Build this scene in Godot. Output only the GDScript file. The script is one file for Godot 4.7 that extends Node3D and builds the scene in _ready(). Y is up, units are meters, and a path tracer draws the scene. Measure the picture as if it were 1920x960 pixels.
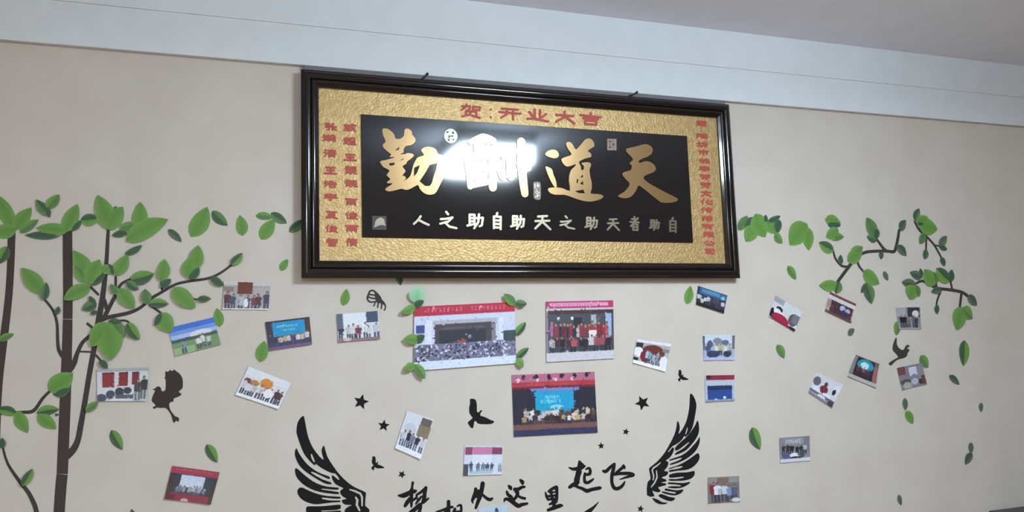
extends Node3D
# An office wall with a framed plaque, tree stickers and pinned-up photographs.
# World: the wall is the plane z = 0, x runs right along it, y is up, metres.

const FOCAL := 1550.0
const EYE := Vector3(0, 1.6, 3.0)
const VIEW := Basis(Vector3(0.94145643, -0.03209713, 0.33560327), Vector3(-0.00913191, 0.99266453, 0.12055596), Vector3(-0.33701096, -0.11656288, 0.9342573))
const LAMP_AT := Vector3(1.66, 2.845, 2.1)
const ADDED_LAMP_AT := Vector3(-0.95, 2.86, 4.4)  # added lamp out of view, evens out the light across the wall
const CEILING := 2.985
const LAMP_COLOUR := Color(0.852, 0.945, 1.0)
const LAMP_ENERGY := 29.0

var M := {}
var used := {}
var org := Vector3.ZERO      # base of the thing that is being built
var layer := 0.0             # height of the sticker layer over the wall
var rng := RandomNumberGenerator.new()


func _ready() -> void:
	rng.seed = 7
	var cam := Camera3D.new()
	cam.name = "camera"
	add_child(cam)
	cam.transform = Transform3D(VIEW, EYE)
	cam.fov = rad_to_deg(2.0 * atan(480.0 / FOCAL))
	cam.near = 0.05
	cam.current = true
	var env := Environment.new()
	env.background_mode = Environment.BG_COLOR
	env.background_color = Color(0.05, 0.05, 0.055)
	env.tonemap_mode = Environment.TONE_MAPPER_LINEAR
	env.tonemap_exposure = 1.0
	env.sdfgi_enabled = true
	env.ssao_enabled = true
	env.ssil_enabled = true
	var we := WorldEnvironment.new()
	we.name = "environment"
	we.environment = env
	add_child(we)
	materials()
	lamp(LAMP_AT, "rectangular white opal ceiling lamp mirrored in the plaque's black board")
	lamp(ADDED_LAMP_AT, "added rectangular white opal ceiling lamp behind the viewer, evening out the wall light")
	room()
	cabinet()
	plaque()
	left_tree()
	right_vines()
	loose_leaves()
	wings()
	slogan()
	birds_and_stars()
	photographs()


# ---------------------------------------------------------------- materials

func lin(r: float, g: float, b: float) -> Color:
	return Color(r, g, b).linear_to_srgb()


func mat(called: String, c: Color, rough := 0.8, metal := 0.0) -> StandardMaterial3D:
	var m := StandardMaterial3D.new()
	m.resource_name = called
	m.albedo_color = c
	m.roughness = rough
	m.metallic = metal
	M[called] = m
	return m


func noise_tex(freq: float, lo: Color, hi: Color, octaves := 4, size := 512, seed_ := 3) -> NoiseTexture2D:
	var n := FastNoiseLite.new()
	n.seed = seed_
	n.frequency = freq
	n.fractal_octaves = octaves
	var t := NoiseTexture2D.new()
	t.width = size
	t.height = size
	t.seamless = true
	t.noise = n
	var g := Gradient.new()
	g.set_color(0, lo)
	g.set_color(1, hi)
	t.color_ramp = g
	return t


func bump_tex(freq: float, octaves := 3, seed_ := 5, size := 512) -> NoiseTexture2D:
	return noise_tex(freq, Color.BLACK, Color.WHITE, octaves, size, seed_)


func materials() -> void:
	var m := mat("wall_paint", lin(0.59, 0.53, 0.48), 0.85)
	m.albedo_texture = noise_tex(0.012, Color(0.965, 0.955, 0.945), Color(1, 1, 1), 5)
	m.uv1_triplanar = true
	m.uv1_world_triplanar = true
	m.uv1_scale = Vector3(0.6, 0.6, 0.6)
	m.heightmap_enabled = true
	m.heightmap_texture = bump_tex(0.09, 3, 9)
	m.heightmap_scale = 0.03
	m = mat("plaster_white", lin(0.67, 0.70, 0.745), 0.8)
	m.albedo_texture = noise_tex(0.02, Color(0.975, 0.975, 0.975), Color(1, 1, 1), 4, 512, 21)
	m.uv1_triplanar = true
	m.uv1_world_triplanar = true
	m.uv1_scale = Vector3(0.7, 0.7, 0.7)
	m = mat("ceiling_paint", lin(0.84, 0.85, 0.95), 0.9)
	m.albedo_texture = noise_tex(0.02, Color(0.97, 0.97, 0.97), Color(1, 1, 1), 4, 512, 33)
	m.uv1_triplanar = true
	m.uv1_world_triplanar = true
	m.uv1_scale = Vector3(0.5, 0.5, 0.5)
	mat("warm_wall", lin(0.60, 0.46, 0.34), 0.9)
	m = mat("floor_wood", lin(0.42, 0.30, 0.21), 0.5)
	m.albedo_texture = noise_tex(0.02, Color(0.8, 0.78, 0.75), Color(1, 1, 1), 5, 512, 41)
	m.uv1_triplanar = true
	m.uv1_world_triplanar = true
	m.uv1_scale = Vector3(0.4, 0.4, 2.5)
	m = mat("lacquer_black", lin(0.009, 0.006, 0.006), 0.10)
	m.metallic_specular = 0.5
	m = mat("board_black", lin(0.013, 0.0105, 0.0115), 0.075)
	m.metallic_specular = 0.5
	m = mat("gold_foil", lin(0.57, 0.405, 0.20), 0.48, 0.5)
	m.albedo_texture = noise_tex(0.02, Color(0.88, 0.83, 0.73), Color(1, 1, 1), 5, 512, 17)
	m.uv1_triplanar = true
	m.uv1_scale = Vector3(3.0, 3.0, 3.0)
	m.heightmap_enabled = true
	m.heightmap_texture = bump_tex(0.05, 4, 19)
	m.heightmap_scale = 0.14
	mat("gilt", lin(0.33, 0.20, 0.085), 0.27, 0.6)
	mat("gilt_pale", lin(0.28, 0.235, 0.17), 0.34, 0.85)
	mat("seal_ivory", lin(0.80, 0.77, 0.66), 0.35)
	mat("seal_grey", lin(0.24, 0.19, 0.17), 0.5)
	mat("seal_ink", lin(0.03, 0.025, 0.02), 0.6)
	mat("seal_red", lin(0.22, 0.13, 0.11), 0.6)
	mat("logo_plate", lin(0.03, 0.024, 0.024), 0.5)
	mat("red_ink", lin(0.40, 0.055, 0.040), 0.6)
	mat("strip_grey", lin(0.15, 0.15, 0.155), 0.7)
	mat("iron", lin(0.02, 0.02, 0.022), 0.45, 0.6)
	mat("vinyl_black", lin(0.011, 0.011, 0.012), 0.7).metallic_specular = 0.25
	mat("vinyl_grey", lin(0.045, 0.045, 0.047), 0.7).metallic_specular = 0.25
	mat("vinyl_brown", lin(0.050, 0.036, 0.033), 0.7).metallic_specular = 0.25
	mat("vinyl_umber", lin(0.050, 0.045, 0.040), 0.7).metallic_specular = 0.25
	mat("bark", lin(0.062, 0.045, 0.042), 0.7).metallic_specular = 0.25
	mat("twig", lin(0.056, 0.047, 0.044), 0.7).metallic_specular = 0.25
	m = mat("leaf_vinyl", Color.WHITE, 0.6)
	m.metallic_specular = 0.35
	m.vertex_color_use_as_albedo = true
	mat("photo_paper", lin(0.72, 0.72, 0.74), 0.5)
	mat("foam_edge", lin(0.40, 0.36, 0.36), 0.8)
	mat("cabinet_grey", lin(0.05, 0.05, 0.048), 0.55)
	mat("cabinet_door", lin(0.10, 0.10, 0.10), 0.55)
	mat("steel", lin(0.55, 0.55, 0.56), 0.3, 1.0)
	mat("lamp_frame", lin(0.8, 0.8, 0.8), 0.5)
	m = mat("lamp_diffuser", Color.WHITE, 0.6)
	m.emission_enabled = true
	m.emission = Color(0.90, 0.96, 1.0)
	m.emission_energy_multiplier = 6.0


# ------------------------------------------------------------ node helpers

func numbered(called: String) -> String:
	var n: int = used.get(called, 0)
	used[called] = n + 1
	return called if n == 0 else "%s_%03d" % [called, n]


func tag(o: Node3D, label: String, category: String, group := "", kind := "") -> Node3D:
	if label: o.set_meta("label", label)
	if category: o.set_meta("category", category)
	if group: o.set_meta("group", group)
	if kind: o.set_meta("kind", kind)
	return o


func thing(called: String, at: Vector3, label: String, category: String, group := "") -> Node3D:
	var o := Node3D.new()
	o.name = numbered(called)
	add_child(o)
	o.position = at
	org = at
	tag(o, label, category, group)
	return o


func put(st: SurfaceTool, called: String, m: Material, parent: Node3D) -> MeshInstance3D:
	var o := MeshInstance3D.new()
	o.mesh = st.commit()
	o.name = called
	o.material_override = m
	o.cast_shadow = GeometryInstance3D.SHADOW_CASTING_SETTING_ON
	parent.add_child(o, true)
	return o


func single(st: SurfaceTool, called: String, m: Material, label: String, category: String, group := "") -> MeshInstance3D:
	var o := MeshInstance3D.new()
	o.mesh = st.commit()
	o.name = numbered(called)
	o.material_override = m
	add_child(o)
	o.position = org
	tag(o, label, category, group)
	return o


func start() -> SurfaceTool:
	var st := SurfaceTool.new()
	st.begin(Mesh.PRIMITIVE_TRIANGLES)
	return st


# A point of the wall (or of a plane z in front of it), from its place in the survey sketch of the wall.
func wp(p: Vector2, z := 0.0) -> Vector2:
	var v := VIEW * Vector3(p.x - 960.0, 480.0 - p.y, -FOCAL)
	var q := EYE + v * ((z - EYE.z) / v.z)
	return Vector2(q.x, q.y)


func pts(a: Array, at := Vector2.ZERO, s := 1.0) -> PackedVector2Array:
	var out := PackedVector2Array()
	for i in range(0, a.size(), 2):
		out.append(at + Vector2(a[i], a[i + 1]) * s)
	return out


func on_wall(p: PackedVector2Array, z := 0.0) -> PackedVector2Array:
	var out := PackedVector2Array()
	for q in p:
		out.append(wp(q, z))
	return out


func rounded(p: PackedVector2Array, n := 3) -> PackedVector2Array:
	var out := PackedVector2Array()
	var k := p.size()
	for i in k:
		for j in n:
			out.append(p[i].cubic_interpolate(p[(i + 1) % k], p[(i - 1 + k) % k], p[(i + 2) % k], float(j) / n))
	return out


func tri(st: SurfaceTool, a: Vector3, b: Vector3, c: Vector3, n: Vector3) -> void:
	if (b - a).cross(c - a).dot(n) > 0.0:
		var t := b
		b = c
		c = t
	for v in [a, b, c]:
		st.set_normal(n)
		st.add_vertex(v - org)


func quad(st: SurfaceTool, a: Vector3, b: Vector3, c: Vector3, d: Vector3, n: Vector3) -> void:
	tri(st, a, b, c, n)
	tri(st, a, c, d, n)


func v3(p: Vector2, z: float) -> Vector3:
	return Vector3(p.x, p.y, z)


func area(p: PackedVector2Array) -> float:
	var s := 0.0
	for i in p.size():
		s += p[i].cross(p[(i + 1) % p.size()])
	return s * 0.5


# A flat shape with thickness: front face at z1, rims down to z0; holes are cut right through.
func extrude(st: SurfaceTool, outline: PackedVector2Array, z0: float, z1: float, holes := []) -> void:
	var p := outline.duplicate()
	if area(p) < 0.0:
		p.reverse()
	var loops := [p]
	var merged := p.duplicate()
	for h in holes:
		var q: PackedVector2Array = h.duplicate()
		if area(q) > 0.0:
			q.reverse()
		loops.append(q)
		var best := 1e9
		var bi := 0
		var bj := 0
		for i in merged.size():
			for j in q.size():
				var dd: float = merged[i].distance_squared_to(q[j])
				if dd < best:
					best = dd
					bi = i
					bj = j
		var joined := PackedVector2Array()
		var off: Vector2 = (q[bj] - merged[bi]).orthogonal().normalized() * 0.000004
		for i in bi + 1:
			joined.append(merged[i])
		for j in q.size():
			joined.append(q[(bj + j) % q.size()])
		joined.append(q[bj] + off)
		joined.append(merged[bi] + off)
		for i in range(bi + 1, merged.size()):
			joined.append(merged[i])
		merged = joined
	var idx := Geometry2D.triangulate_polygon(merged)
	if idx.is_empty():
		print("no triangles for an outline of %d points and %d holes" % [p.size(), holes.size()])
		idx = Geometry2D.triangulate_polygon(p)
		merged = p
	for i in range(0, idx.size(), 3):
		tri(st, v3(merged[idx[i]], z1), v3(merged[idx[i + 1]], z1), v3(merged[idx[i + 2]], z1), Vector3.BACK)
	for l in loops:
		for i in l.size():
			var a: Vector2 = l[i]
			var b: Vector2 = l[(i + 1) % l.size()]
			var n := -(b - a).orthogonal().normalized()
			n = Vector2((b - a).y, -(b - a).x).normalized()
			quad(st, v3(a, z0), v3(b, z0), v3(b, z1), v3(a, z1), v3(n, 0))


# A brush stroke or twig: [x, y, width] triples in sketch units, rounded ends, some thickness.
func ribbon(st: SurfaceTool, a: Array, at: Vector2, s: float, z0: float, z1: float, plane := 0.0, flat_ends := false) -> void:
	var c := PackedVector2Array()
	var w := PackedFloat32Array()
	for i in range(0, a.size(), 3):
		c.append(at + Vector2(a[i], a[i + 1]) * s)
		w.append(a[i + 2] * s * 0.5)
	var cc := PackedVector2Array()
	var ww := PackedFloat32Array()
	var k := c.size()
	for i in k - 1:
		var n := 4
		for j in n:
			var t := float(j) / n
			cc.append(c[i].cubic_interpolate(c[i + 1], c[maxi(i - 1, 0)], c[mini(i + 2, k - 1)], t))
			ww.append(lerpf(w[i], w[i + 1], t))
	cc.append(c[k - 1])
	ww.append(w[k - 1])
	var left := PackedVector2Array()
	var right := PackedVector2Array()
	k = cc.size()
	for i in k:
		var d := (cc[mini(i + 1, k - 1)] - cc[maxi(i - 1, 0)]).normalized()
		var o := Vector2(-d.y, d.x) * ww[i]
		left.append(cc[i] + o)
		right.append(cc[i] - o)
	var ring := PackedVector2Array()
	for p in left:
		ring.append(p)
	var d1 := (cc[k - 1] - cc[k - 2]).normalized()
	for j in range(1, 5):
		if flat_ends: break
		var ang := PI / 2 - PI * j / 5.0
		ring.append(cc[k - 1] + (d1 * cos(ang) + Vector2(-d1.y, d1.x) * sin(ang)) * ww[k - 1])
	for i in k:
		ring.append(right[k - 1 - i])
	var d0 := (cc[0] - cc[1]).normalized()
	for j in range(1, 5):
		if flat_ends: break
		var ang := PI / 2 - PI * j / 5.0
		ring.append(cc[0] + (d0 * cos(ang) + Vector2(-d0.y, d0.x) * sin(ang)) * ww[0])
	var L := on_wall(left, plane)
	var R := on_wall(right, plane)
	for i in k - 1:
		quad(st, v3(L[i], z1), v3(L[i + 1], z1), v3(R[i + 1], z1), v3(R[i], z1), Vector3.BACK)
	var rw := on_wall(ring, plane)
	var e1 := wp(cc[k - 1], plane)
	for j in range(k - 1, k - 1 if flat_ends else k + 4):
		tri(st, v3(e1, z1), v3(rw[j], z1), v3(rw[j + 1], z1), Vector3.BACK)
	var e0 := wp(cc[0], plane)
	for j in range(rw.size() if flat_ends else 2 * k + 3, rw.size()):
		tri(st, v3(e0, z1), v3(rw[j], z1), v3(rw[(j + 1) % rw.size()], z1), Vector3.BACK)
	for i in rw.size():
		var p := rw[i]
		var q := rw[(i + 1) % rw.size()]
		if p.distance_to(q) < 1e-6: continue
		var nn := Vector2((p - q).y, -(p - q).x).normalized()
		quad(st, v3(p, z0), v3(q, z0), v3(q, z1), v3(p, z1), v3(nn, 0))


func box(st: SurfaceTool, a: Vector3, b: Vector3, bev := 0.0) -> void:
	var c := (a + b) * 0.5
	var h := (b - a) * 0.5
	for ax in 3:
		for sg in [-1.0, 1.0]:
			var n := Vector3.ZERO
			n[ax] = sg
			var u := Vector3.ZERO
			u[(ax + 1) % 3] = h[(ax + 1) % 3] - bev
			var v := Vector3.ZERO
			v[(ax + 2) % 3] = h[(ax + 2) % 3] - bev
			var o := c + n * h[ax]
			quad(st, o - u - v, o + u - v, o + u + v, o - u + v, n)
	if bev <= 0.0: return
	for ax in 3:
		var b1 := (ax + 1) % 3
		var b2 := (ax + 2) % 3
		for s1 in [-1.0, 1.0]:
			for s2 in [-1.0, 1.0]:
				var p := c
				p[b1] += s1 * h[b1]
				p[b2] += s2 * (h[b2] - bev)
				var q := c
				q[b1] += s1 * (h[b1] - bev)
				q[b2] += s2 * h[b2]
				var l := Vector3.ZERO
				l[ax] = h[ax] - bev
				var n := Vector3.ZERO
				n[b1] = s1
				n[b2] = s2
				quad(st, p - l, p + l, q + l, q - l, n.normalized())
	for sx in [-1.0, 1.0]:
		for sy in [-1.0, 1.0]:
			for sz in [-1.0, 1.0]:
				var e := c + Vector3(sx * h.x, sy * h.y, sz * h.z)
				tri(st, e - Vector3(0, sy * bev, sz * bev), e - Vector3(sx * bev, 0, sz * bev), e - Vector3(sx * bev, sy * bev, 0), Vector3(sx, sy, sz).normalized())


func tube(st: SurfaceTool, path: Array, r: float, sides := 8) -> void:
	var rings := []
	for i in path.size():
		var d: Vector3 = (path[mini(i + 1, path.size() - 1)] - path[maxi(i - 1, 0)]).normalized()
		var u := d.cross(Vector3(0.3, 0.2, 0.9)).normalized()
		var v := d.cross(u)
		var ring := []
		for j in sides:
			var t := TAU * j / sides
			ring.append([path[i] + (u * cos(t) + v * sin(t)) * r, u * cos(t) + v * sin(t)])
		rings.append(ring)
	for i in path.size() - 1:
		for j in sides:
			var a: Array = rings[i][j]
			var b: Array = rings[i][(j + 1) % sides]
			var c: Array = rings[i + 1][(j + 1) % sides]
			var d: Array = rings[i + 1][j]
			quad(st, a[0], b[0], c[0], d[0], (a[1] + b[1]).normalized())
	for e in [0, path.size() - 1]:
		var n: Vector3 = (path[e] - path[1 if e == 0 else e - 1]).normalized()
		for j in sides:
			tri(st, path[e], rings[e][j][0], rings[e][(j + 1) % sides][0], n)


# ------------------------------------------------------------ the setting

func structure(called: String, a: Vector3, b: Vector3, m: Material, label: String, bev := 0.0) -> void:
	org = Vector3((a.x + b.x) * 0.5, a.y, (a.z + b.z) * 0.5)
	var st := start()
	box(st, a, b, bev)
	var o := single(st, called, m, label, "")
	o.set_meta("kind", "structure")


func room() -> void:
	var x0 := -1.9
	var x1 := 6.6
	var z1 := 5.6
	structure("wall_front", Vector3(x0, 0, -0.15), Vector3(x1, 3.13, 0), M.wall_paint, "beige painted wall covered in stickers and photographs")
	structure("floor", Vector3(x0, -0.15, -0.15), Vector3(x1, 0, z1), M.floor_wood, "brown wooden floor of the room")
	structure("ceiling", Vector3(x0, CEILING, 0), Vector3(x1, CEILING + 0.15, z1), M.ceiling_paint, "pale grey ceiling above the white cornice")
	structure("wall_left", Vector3(x0 - 0.15, 0, -0.15), Vector3(x0, 3.13, z1), M.warm_wall, "warm beige side wall at the left")
	structure("wall_right", Vector3(x1, 0, -0.15), Vector3(x1 + 0.15, 3.13, z1), M.warm_wall, "warm beige side wall at the right")
	structure("wall_rear", Vector3(x0, 0, z1), Vector3(x1, 3.13, z1 + 0.15), M.warm_wall, "warm beige wall behind the viewer")
	structure("trim_1", Vector3(x0, 2.664, 0), Vector3(x1, 2.8142, 0.022), M.plaster_white, "lower white plaster board of the cornice", 0.0012)
	structure("trim_2", Vector3(x0, 2.815, 0), Vector3(x1, CEILING, 0.022), M.plaster_white, "upper white plaster board of the cornice", 0.0012)
	structure("baseboard_front", Vector3(x0, 0, 0), Vector3(x1, 0.1, 0.015), M.plaster_white, "white baseboard along the sticker wall", 0.003)


func lamp(at: Vector3, label: String) -> void:
	# a box-shaped opal ceiling lamp: glowing front, sides and underside, each with a light of its size
	var hx := 0.24
	var hz := 0.25
	var y0 := at.y - 0.055
	var y1 := at.y + 0.055
	var t := thing("box_ceiling_lamp", Vector3(at.x, y0, at.z), label, "ceiling lamp", "box-shaped ceiling lamps")
	var st := start()
	box(st, Vector3(at.x - hx - 0.01, y1, at.z - hz - 0.01), Vector3(at.x + hx + 0.01, CEILING - 0.0005, at.z + hz + 0.01), 0.002)
	put(st, "mounting_plate", M.lamp_frame, t)
	st = start()
	box(st, Vector3(at.x - hx, y0, at.z - hz), Vector3(at.x + hx, y1, at.z + hz), 0.004)
	put(st, "opal_shade", M.lamp_diffuser, t)
	var hy := (y1 - y0) * 0.5
	for f in [[Vector3(0, hy, -hz - 0.003), Vector3(0, 0, 0), hx, hy], [Vector3(0, hy, hz + 0.003), Vector3(0, PI, 0), hx, hy],
			[Vector3(-hx - 0.003, hy, 0), Vector3(0, PI / 2, 0), hz, hy], [Vector3(hx + 0.003, hy, 0), Vector3(0, -PI / 2, 0), hz, hy], [Vector3(0, -0.003, 0), Vector3(-PI / 2, 0, 0), hx, hz]]:
		var l := AreaLight3D.new()
		l.name = "shade_glow"
		l.area_size = Vector2(f[2], f[3]) * 1.96
		l.area_normalize_energy = false
		l.light_color = LAMP_COLOUR
		l.light_energy = LAMP_ENERGY
		l.area_range = 14.0
		l.shadow_enabled = true
		t.add_child(l, true)
		l.position = f[0]
		l.rotation = f[1]


func cabinet() -> void:
	var x0 := 3.375
	var x1 := 4.375
	var t := thing("storage_cabinet", Vector3((x0 + x1) / 2, 0, 0.24), "low dark grey cabinet standing against the wall in the bottom right corner", "cabinet")
	var st := start()
	box(st, Vector3(x0 + 0.01, 0.06, 0.03), Vector3(x1 - 0.01, 0.78, 0.43), 0.003)
	put(st, "body", M.cabinet_grey, t)
	st = start()
	box(st, Vector3(x0 + 0.03, 0.0, 0.05), Vector3(x1 - 0.03, 0.06, 0.41))
	put(st, "plinth", M.cabinet_grey, t)
	st = start()
	box(st, Vector3(x0, 0.78, 0.02), Vector3(x1, 0.805, 0.45), 0.006)
	put(st, "top", M.cabinet_grey, t)
	for i in 2:
		var a := x0 + 0.015 + i * 0.487
		st = start()
		box(st, Vector3(a, 0.07, 0.43), Vector3(a + 0.482, 0.775, 0.448), 0.003)
		var d := put(st, "door", M.cabinet_door, t)
		st = start()
		var hx: float = a + (0.44 if i == 0 else 0.04)
		tube(st, [Vector3(hx, 0.62, 0.447), Vector3(hx, 0.62, 0.47), Vector3(hx, 0.5, 0.47), Vector3(hx, 0.5, 0.447)], 0.005)
		put(st, "handle", M.steel, d)


# ------------------------------------------------------------ the framed plaque

const GLYPHS := {
	"贺": [[8,20,46,16,42,42,34,44],[28,4,22,28,4,48],[60,16,60,42],[60,16,94,18,92,40],[60,40,92,40],[26,54,26,84],[26,54,76,54,76,84],[50,60,46,78,8,96],[56,84,94,98]],
	"开": [[12,14,88,14],[0,44,100,46],[36,14,34,60,8,92],[64,14,64,100]],
	"业": [[34,2,36,76],[60,2,60,76],[8,24,26,62],[90,32,70,62],[0,84,30,78,100,94]],
	"大": [[4,34,92,34],[48,0,44,50,4,92],[52,44,96,96]],
	"吉": [[0,24,100,30],[50,0,50,48],[14,48,86,48],[24,66,24,98],[24,66,78,66,78,98],[24,98,78,98]],
	"张": [[5,8,40,8,40,34,8,34,8,60,40,60,36,92,20,96],[78,6,56,34],[50,48,98,48],[64,8,64,92,84,80],[66,50,98,96]],
	"瀚": [[4,10,14,22],[0,40,12,50],[2,92,16,64],[24,22,62,22],[42,6,42,96],[28,36,56,36,56,66,28,66,28,36],[28,50,56,50],[22,80,62,80],[80,4,62,28],[80,4,98,28],[68,44,80,44,80,94],[68,62,80,66],[86,44,98,44,98,94],[86,62,98,66]],
	"清": [[6,8,20,20],[0,40,14,48],[2,94,20,62],[34,14,96,14],[64,2,64,48],[38,30,92,30],[30,48,100,48],[42,60,42,98],[42,60,88,60,88,96],[42,72,88,72],[42,84,88,84]],
	"王": [[14,8,88,8],[22,48,80,48],[0,94,100,92],[50,8,50,92]],
	"浩": [[6,8,20,20],[0,40,14,48],[2,94,20,62],[46,6,36,30],[36,24,92,24],[64,2,64,48],[30,48,100,48],[42,62,42,98],[42,62,88,62,88,98],[42,96,88,96]],
	"宇": [[50,0,50,12],[6,36,8,16,94,16,90,36],[22,36,78,36],[0,58,100,58],[52,36,52,96,34,90]],
	"夏": [[6,8,94,8],[50,8,44,22],[24,22,76,22,76,62,24,62,24,22],[24,36,76,36],[24,48,76,48],[40,62,8,84],[30,72,74,72,40,92,4,100],[40,78,98,100]],
	"俊": [[24,4,4,46],[15,34,15,98],[56,6,40,28,86,28],[76,14,90,32],[54,36,38,52],[72,36,92,52],[58,50,40,74],[50,60,86,60,56,88,34,98],[54,70,98,98]],
	"智": [[24,2,10,24],[16,16,54,16],[4,34,56,34],[32,16,30,36,6,56],[34,38,54,54],[66,14,66,48],[66,14,96,14,96,48],[66,46,96,46],[26,62,26,98],[26,62,80,62,80,98],[26,79,80,79],[26,97,80,97]],
	"臧": [[4,14,100,14],[14,14,12,60,2,96],[26,30,26,90],[26,30,56,30],[26,50,56,50],[26,70,56,70],[40,30,40,90],[26,90,58,90],[68,0,74,56,98,98],[92,44,60,92],[82,2,92,12]],
	"超": [[8,18,44,18],[26,2,26,60],[2,40,48,40],[26,56,44,56],[14,52,12,72,0,96],[8,76,40,92,100,98],[54,10,92,10,90,38,78,38],[70,10,52,42],[58,52,58,80],[58,52,92,52,92,80],[58,78,92,78]],
	"靓": [[6,8,46,8],[26,0,26,40],[10,22,44,22],[2,38,52,38],[12,52,12,98],[12,52,42,52,42,96],[12,66,42,66],[12,80,42,80],[58,6,58,62],[58,6,92,6,92,62],[74,20,74,60,54,98],[78,62,80,92,100,94]],
	"雨": [[0,10,100,10],[14,30,14,96],[14,30,88,30,88,96],[50,10,50,92],[26,48,40,54],[26,70,40,78],[62,48,76,54],[62,70,76,78]],
	"佳": [[24,4,4,46],[15,34,15,98],[40,22,92,22],[66,4,66,46],[34,46,98,46],[42,70,90,70],[66,52,66,96],[30,96,100,96]],
	"倩": [[24,4,4,46],[15,34,15,98],[34,14,96,14],[64,2,64,46],[40,30,90,30],[32,46,100,46],[44,58,44,98],[44,58,88,58,88,96],[44,70,88,70],[44,83,88,83]],
	"赠": [[6,10,6,70],[6,10,38,10,38,70],[22,26,20,66,2,96],[26,74,40,92],[58,2,66,12],[90,2,82,12],[50,18,50,50],[50,18,98,18,98,50,50,50],[74,18,74,50],[56,60,56,98],[56,60,92,60,92,98],[56,78,92,78],[56,97,92,97]],
	"潍": [[6,8,18,20],[0,40,12,48],[2,94,18,62],[24,20,44,20],[34,4,26,60],[22,50,48,60],[30,30,46,90],[62,4,52,40],[58,28,58,98],[76,4,80,18],[58,24,100,24],[58,46,96,46],[58,68,96,68],[56,92,100,92],[78,24,78,92]],
	"坊": [[0,34,36,34],[18,6,18,82],[0,90,38,76],[68,2,72,16],[44,24,100,24],[66,24,62,60,42,98],[64,50,92,50,88,92,74,90]],
	"市": [[50,0,52,16],[0,24,100,24],[14,46,14,86],[14,46,86,46,86,84],[50,24,50,100]],
	"桃": [[0,26,38,26],[20,2,20,98],[18,34,2,72],[24,40,38,56],[58,4,58,56,42,98],[44,26,54,44],[40,70,56,60],[74,4,74,84,98,90],[92,22,78,42],[78,52,96,66]],
	"李": [[8,14,92,14],[50,0,50,46],[46,16,6,46],[54,16,96,46],[24,52,74,52,54,66],[0,74,100,74],[52,62,52,98,36,94]],
	"芬": [[0,16,100,16],[30,2,30,28],[70,2,70,28],[36,32,4,60],[62,32,96,60],[24,62,74,62,70,94,58,92],[46,62,42,80,18,98]],
	"芳": [[0,16,100,16],[30,2,30,28],[70,2,70,28],[50,30,52,40],[8,46,92,46],[44,46,40,76,12,98],[42,62,78,62,74,94,60,92]],
	"文": [[48,0,54,16],[2,24,98,24],[74,26,50,66,4,98],[28,34,58,74,98,98]],
	"化": [[26,2,4,46],[16,32,16,98],[94,24,44,60],[58,4,58,90,96,88,96,70]],
	"传": [[24,4,4,46],[15,34,15,98],[42,22,92,22],[32,46,100,46],[66,2,52,64,88,64,70,84],[52,76,80,98]],
	"播": [[4,26,32,26],[20,2,20,94,8,90],[2,62,34,50],[88,4,46,12],[38,30,100,30],[68,8,68,56],[66,30,42,54],[70,30,98,54],[48,62,48,98],[48,62,92,62,92,98],[48,80,92,80],[48,97,92,97],[70,62,70,97]],
	"有": [[0,18,100,18],[44,0,32,36,2,66],[34,40,34,98],[34,40,80,40,80,96,68,94],[34,58,80,58],[34,74,80,74]],
	"限": [[8,6,8,98],[8,8,36,8,24,36,36,56,14,68],[48,6,48,94,72,84],[48,8,90,8,90,48],[48,28,90,28],[48,48,90,48],[94,56,76,68],[64,50,100,98]],
	"公": [[36,4,4,50],[62,4,96,48],[48,48,22,90,76,86],[66,68,86,98]],
	"司": [[4,8,92,8,90,96,74,92],[8,30,68,30],[16,48,16,86],[16,48,64,48,64,84],[16,84,64,84]],
	"人": [[46,0,30,44,2,92],[38,48,66,74,98,98]],
	"之": [[36,0,48,14],[4,44,34,42,74,32,48,58,0,72],[30,64,54,88,98,96]],
	"助": [[14,8,14,76],[14,8,44,8,44,74],[14,30,44,30],[14,52,44,52],[0,82,48,68],[56,30,96,26,90,76,76,84],[72,4,68,56,42,98]],
	"自": [[52,0,44,20],[16,22,16,96],[16,22,90,22,90,100],[16,46,88,46],[16,68,88,68],[16,90,88,90]],
	"天": [[22,14,78,8],[6,46,92,40],[50,12,46,50,4,98],[50,50,98,100]],
	"者": [[20,18,80,18],[48,0,48,38],[2,40,98,40],[86,8,10,72],[34,56,34,100],[34,56,82,56,82,100],[34,76,82,76],[34,98,82,98]],
	":": [[40,5,50,8],[42,92,52,96]],
}


func glyph(ch: String, x0: float, y0: float, x1: float, y1: float, width: float, z0: float, z1: float, plane: float, skew := 0.0) -> SurfaceTool:
	var st := start()
	var n := 0
	for s in GLYPHS[ch]:
		# polyline strokes: each straight run is a short ribbon of its own so corners stay crisp
		for i in range(0, s.size() - 2, 2):
			var a := Vector2(lerpf(x0, x1, s[i] / 100.0), lerpf(y0, y1, s[i + 1] / 100.0) + skew * (s[i] / 100.0 - 0.5))
			var b := Vector2(lerpf(x0, x1, s[i + 2] / 100.0), lerpf(y0, y1, s[i + 3] / 100.0) + skew * (s[i + 2] / 100.0 - 0.5))
			ribbon(st, [a.x, a.y, width, b.x, b.y, width * 0.92], Vector2.ZERO, 1.0, z0, z1 + n * 0.00001, plane)
			n += 1
	return st


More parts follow.
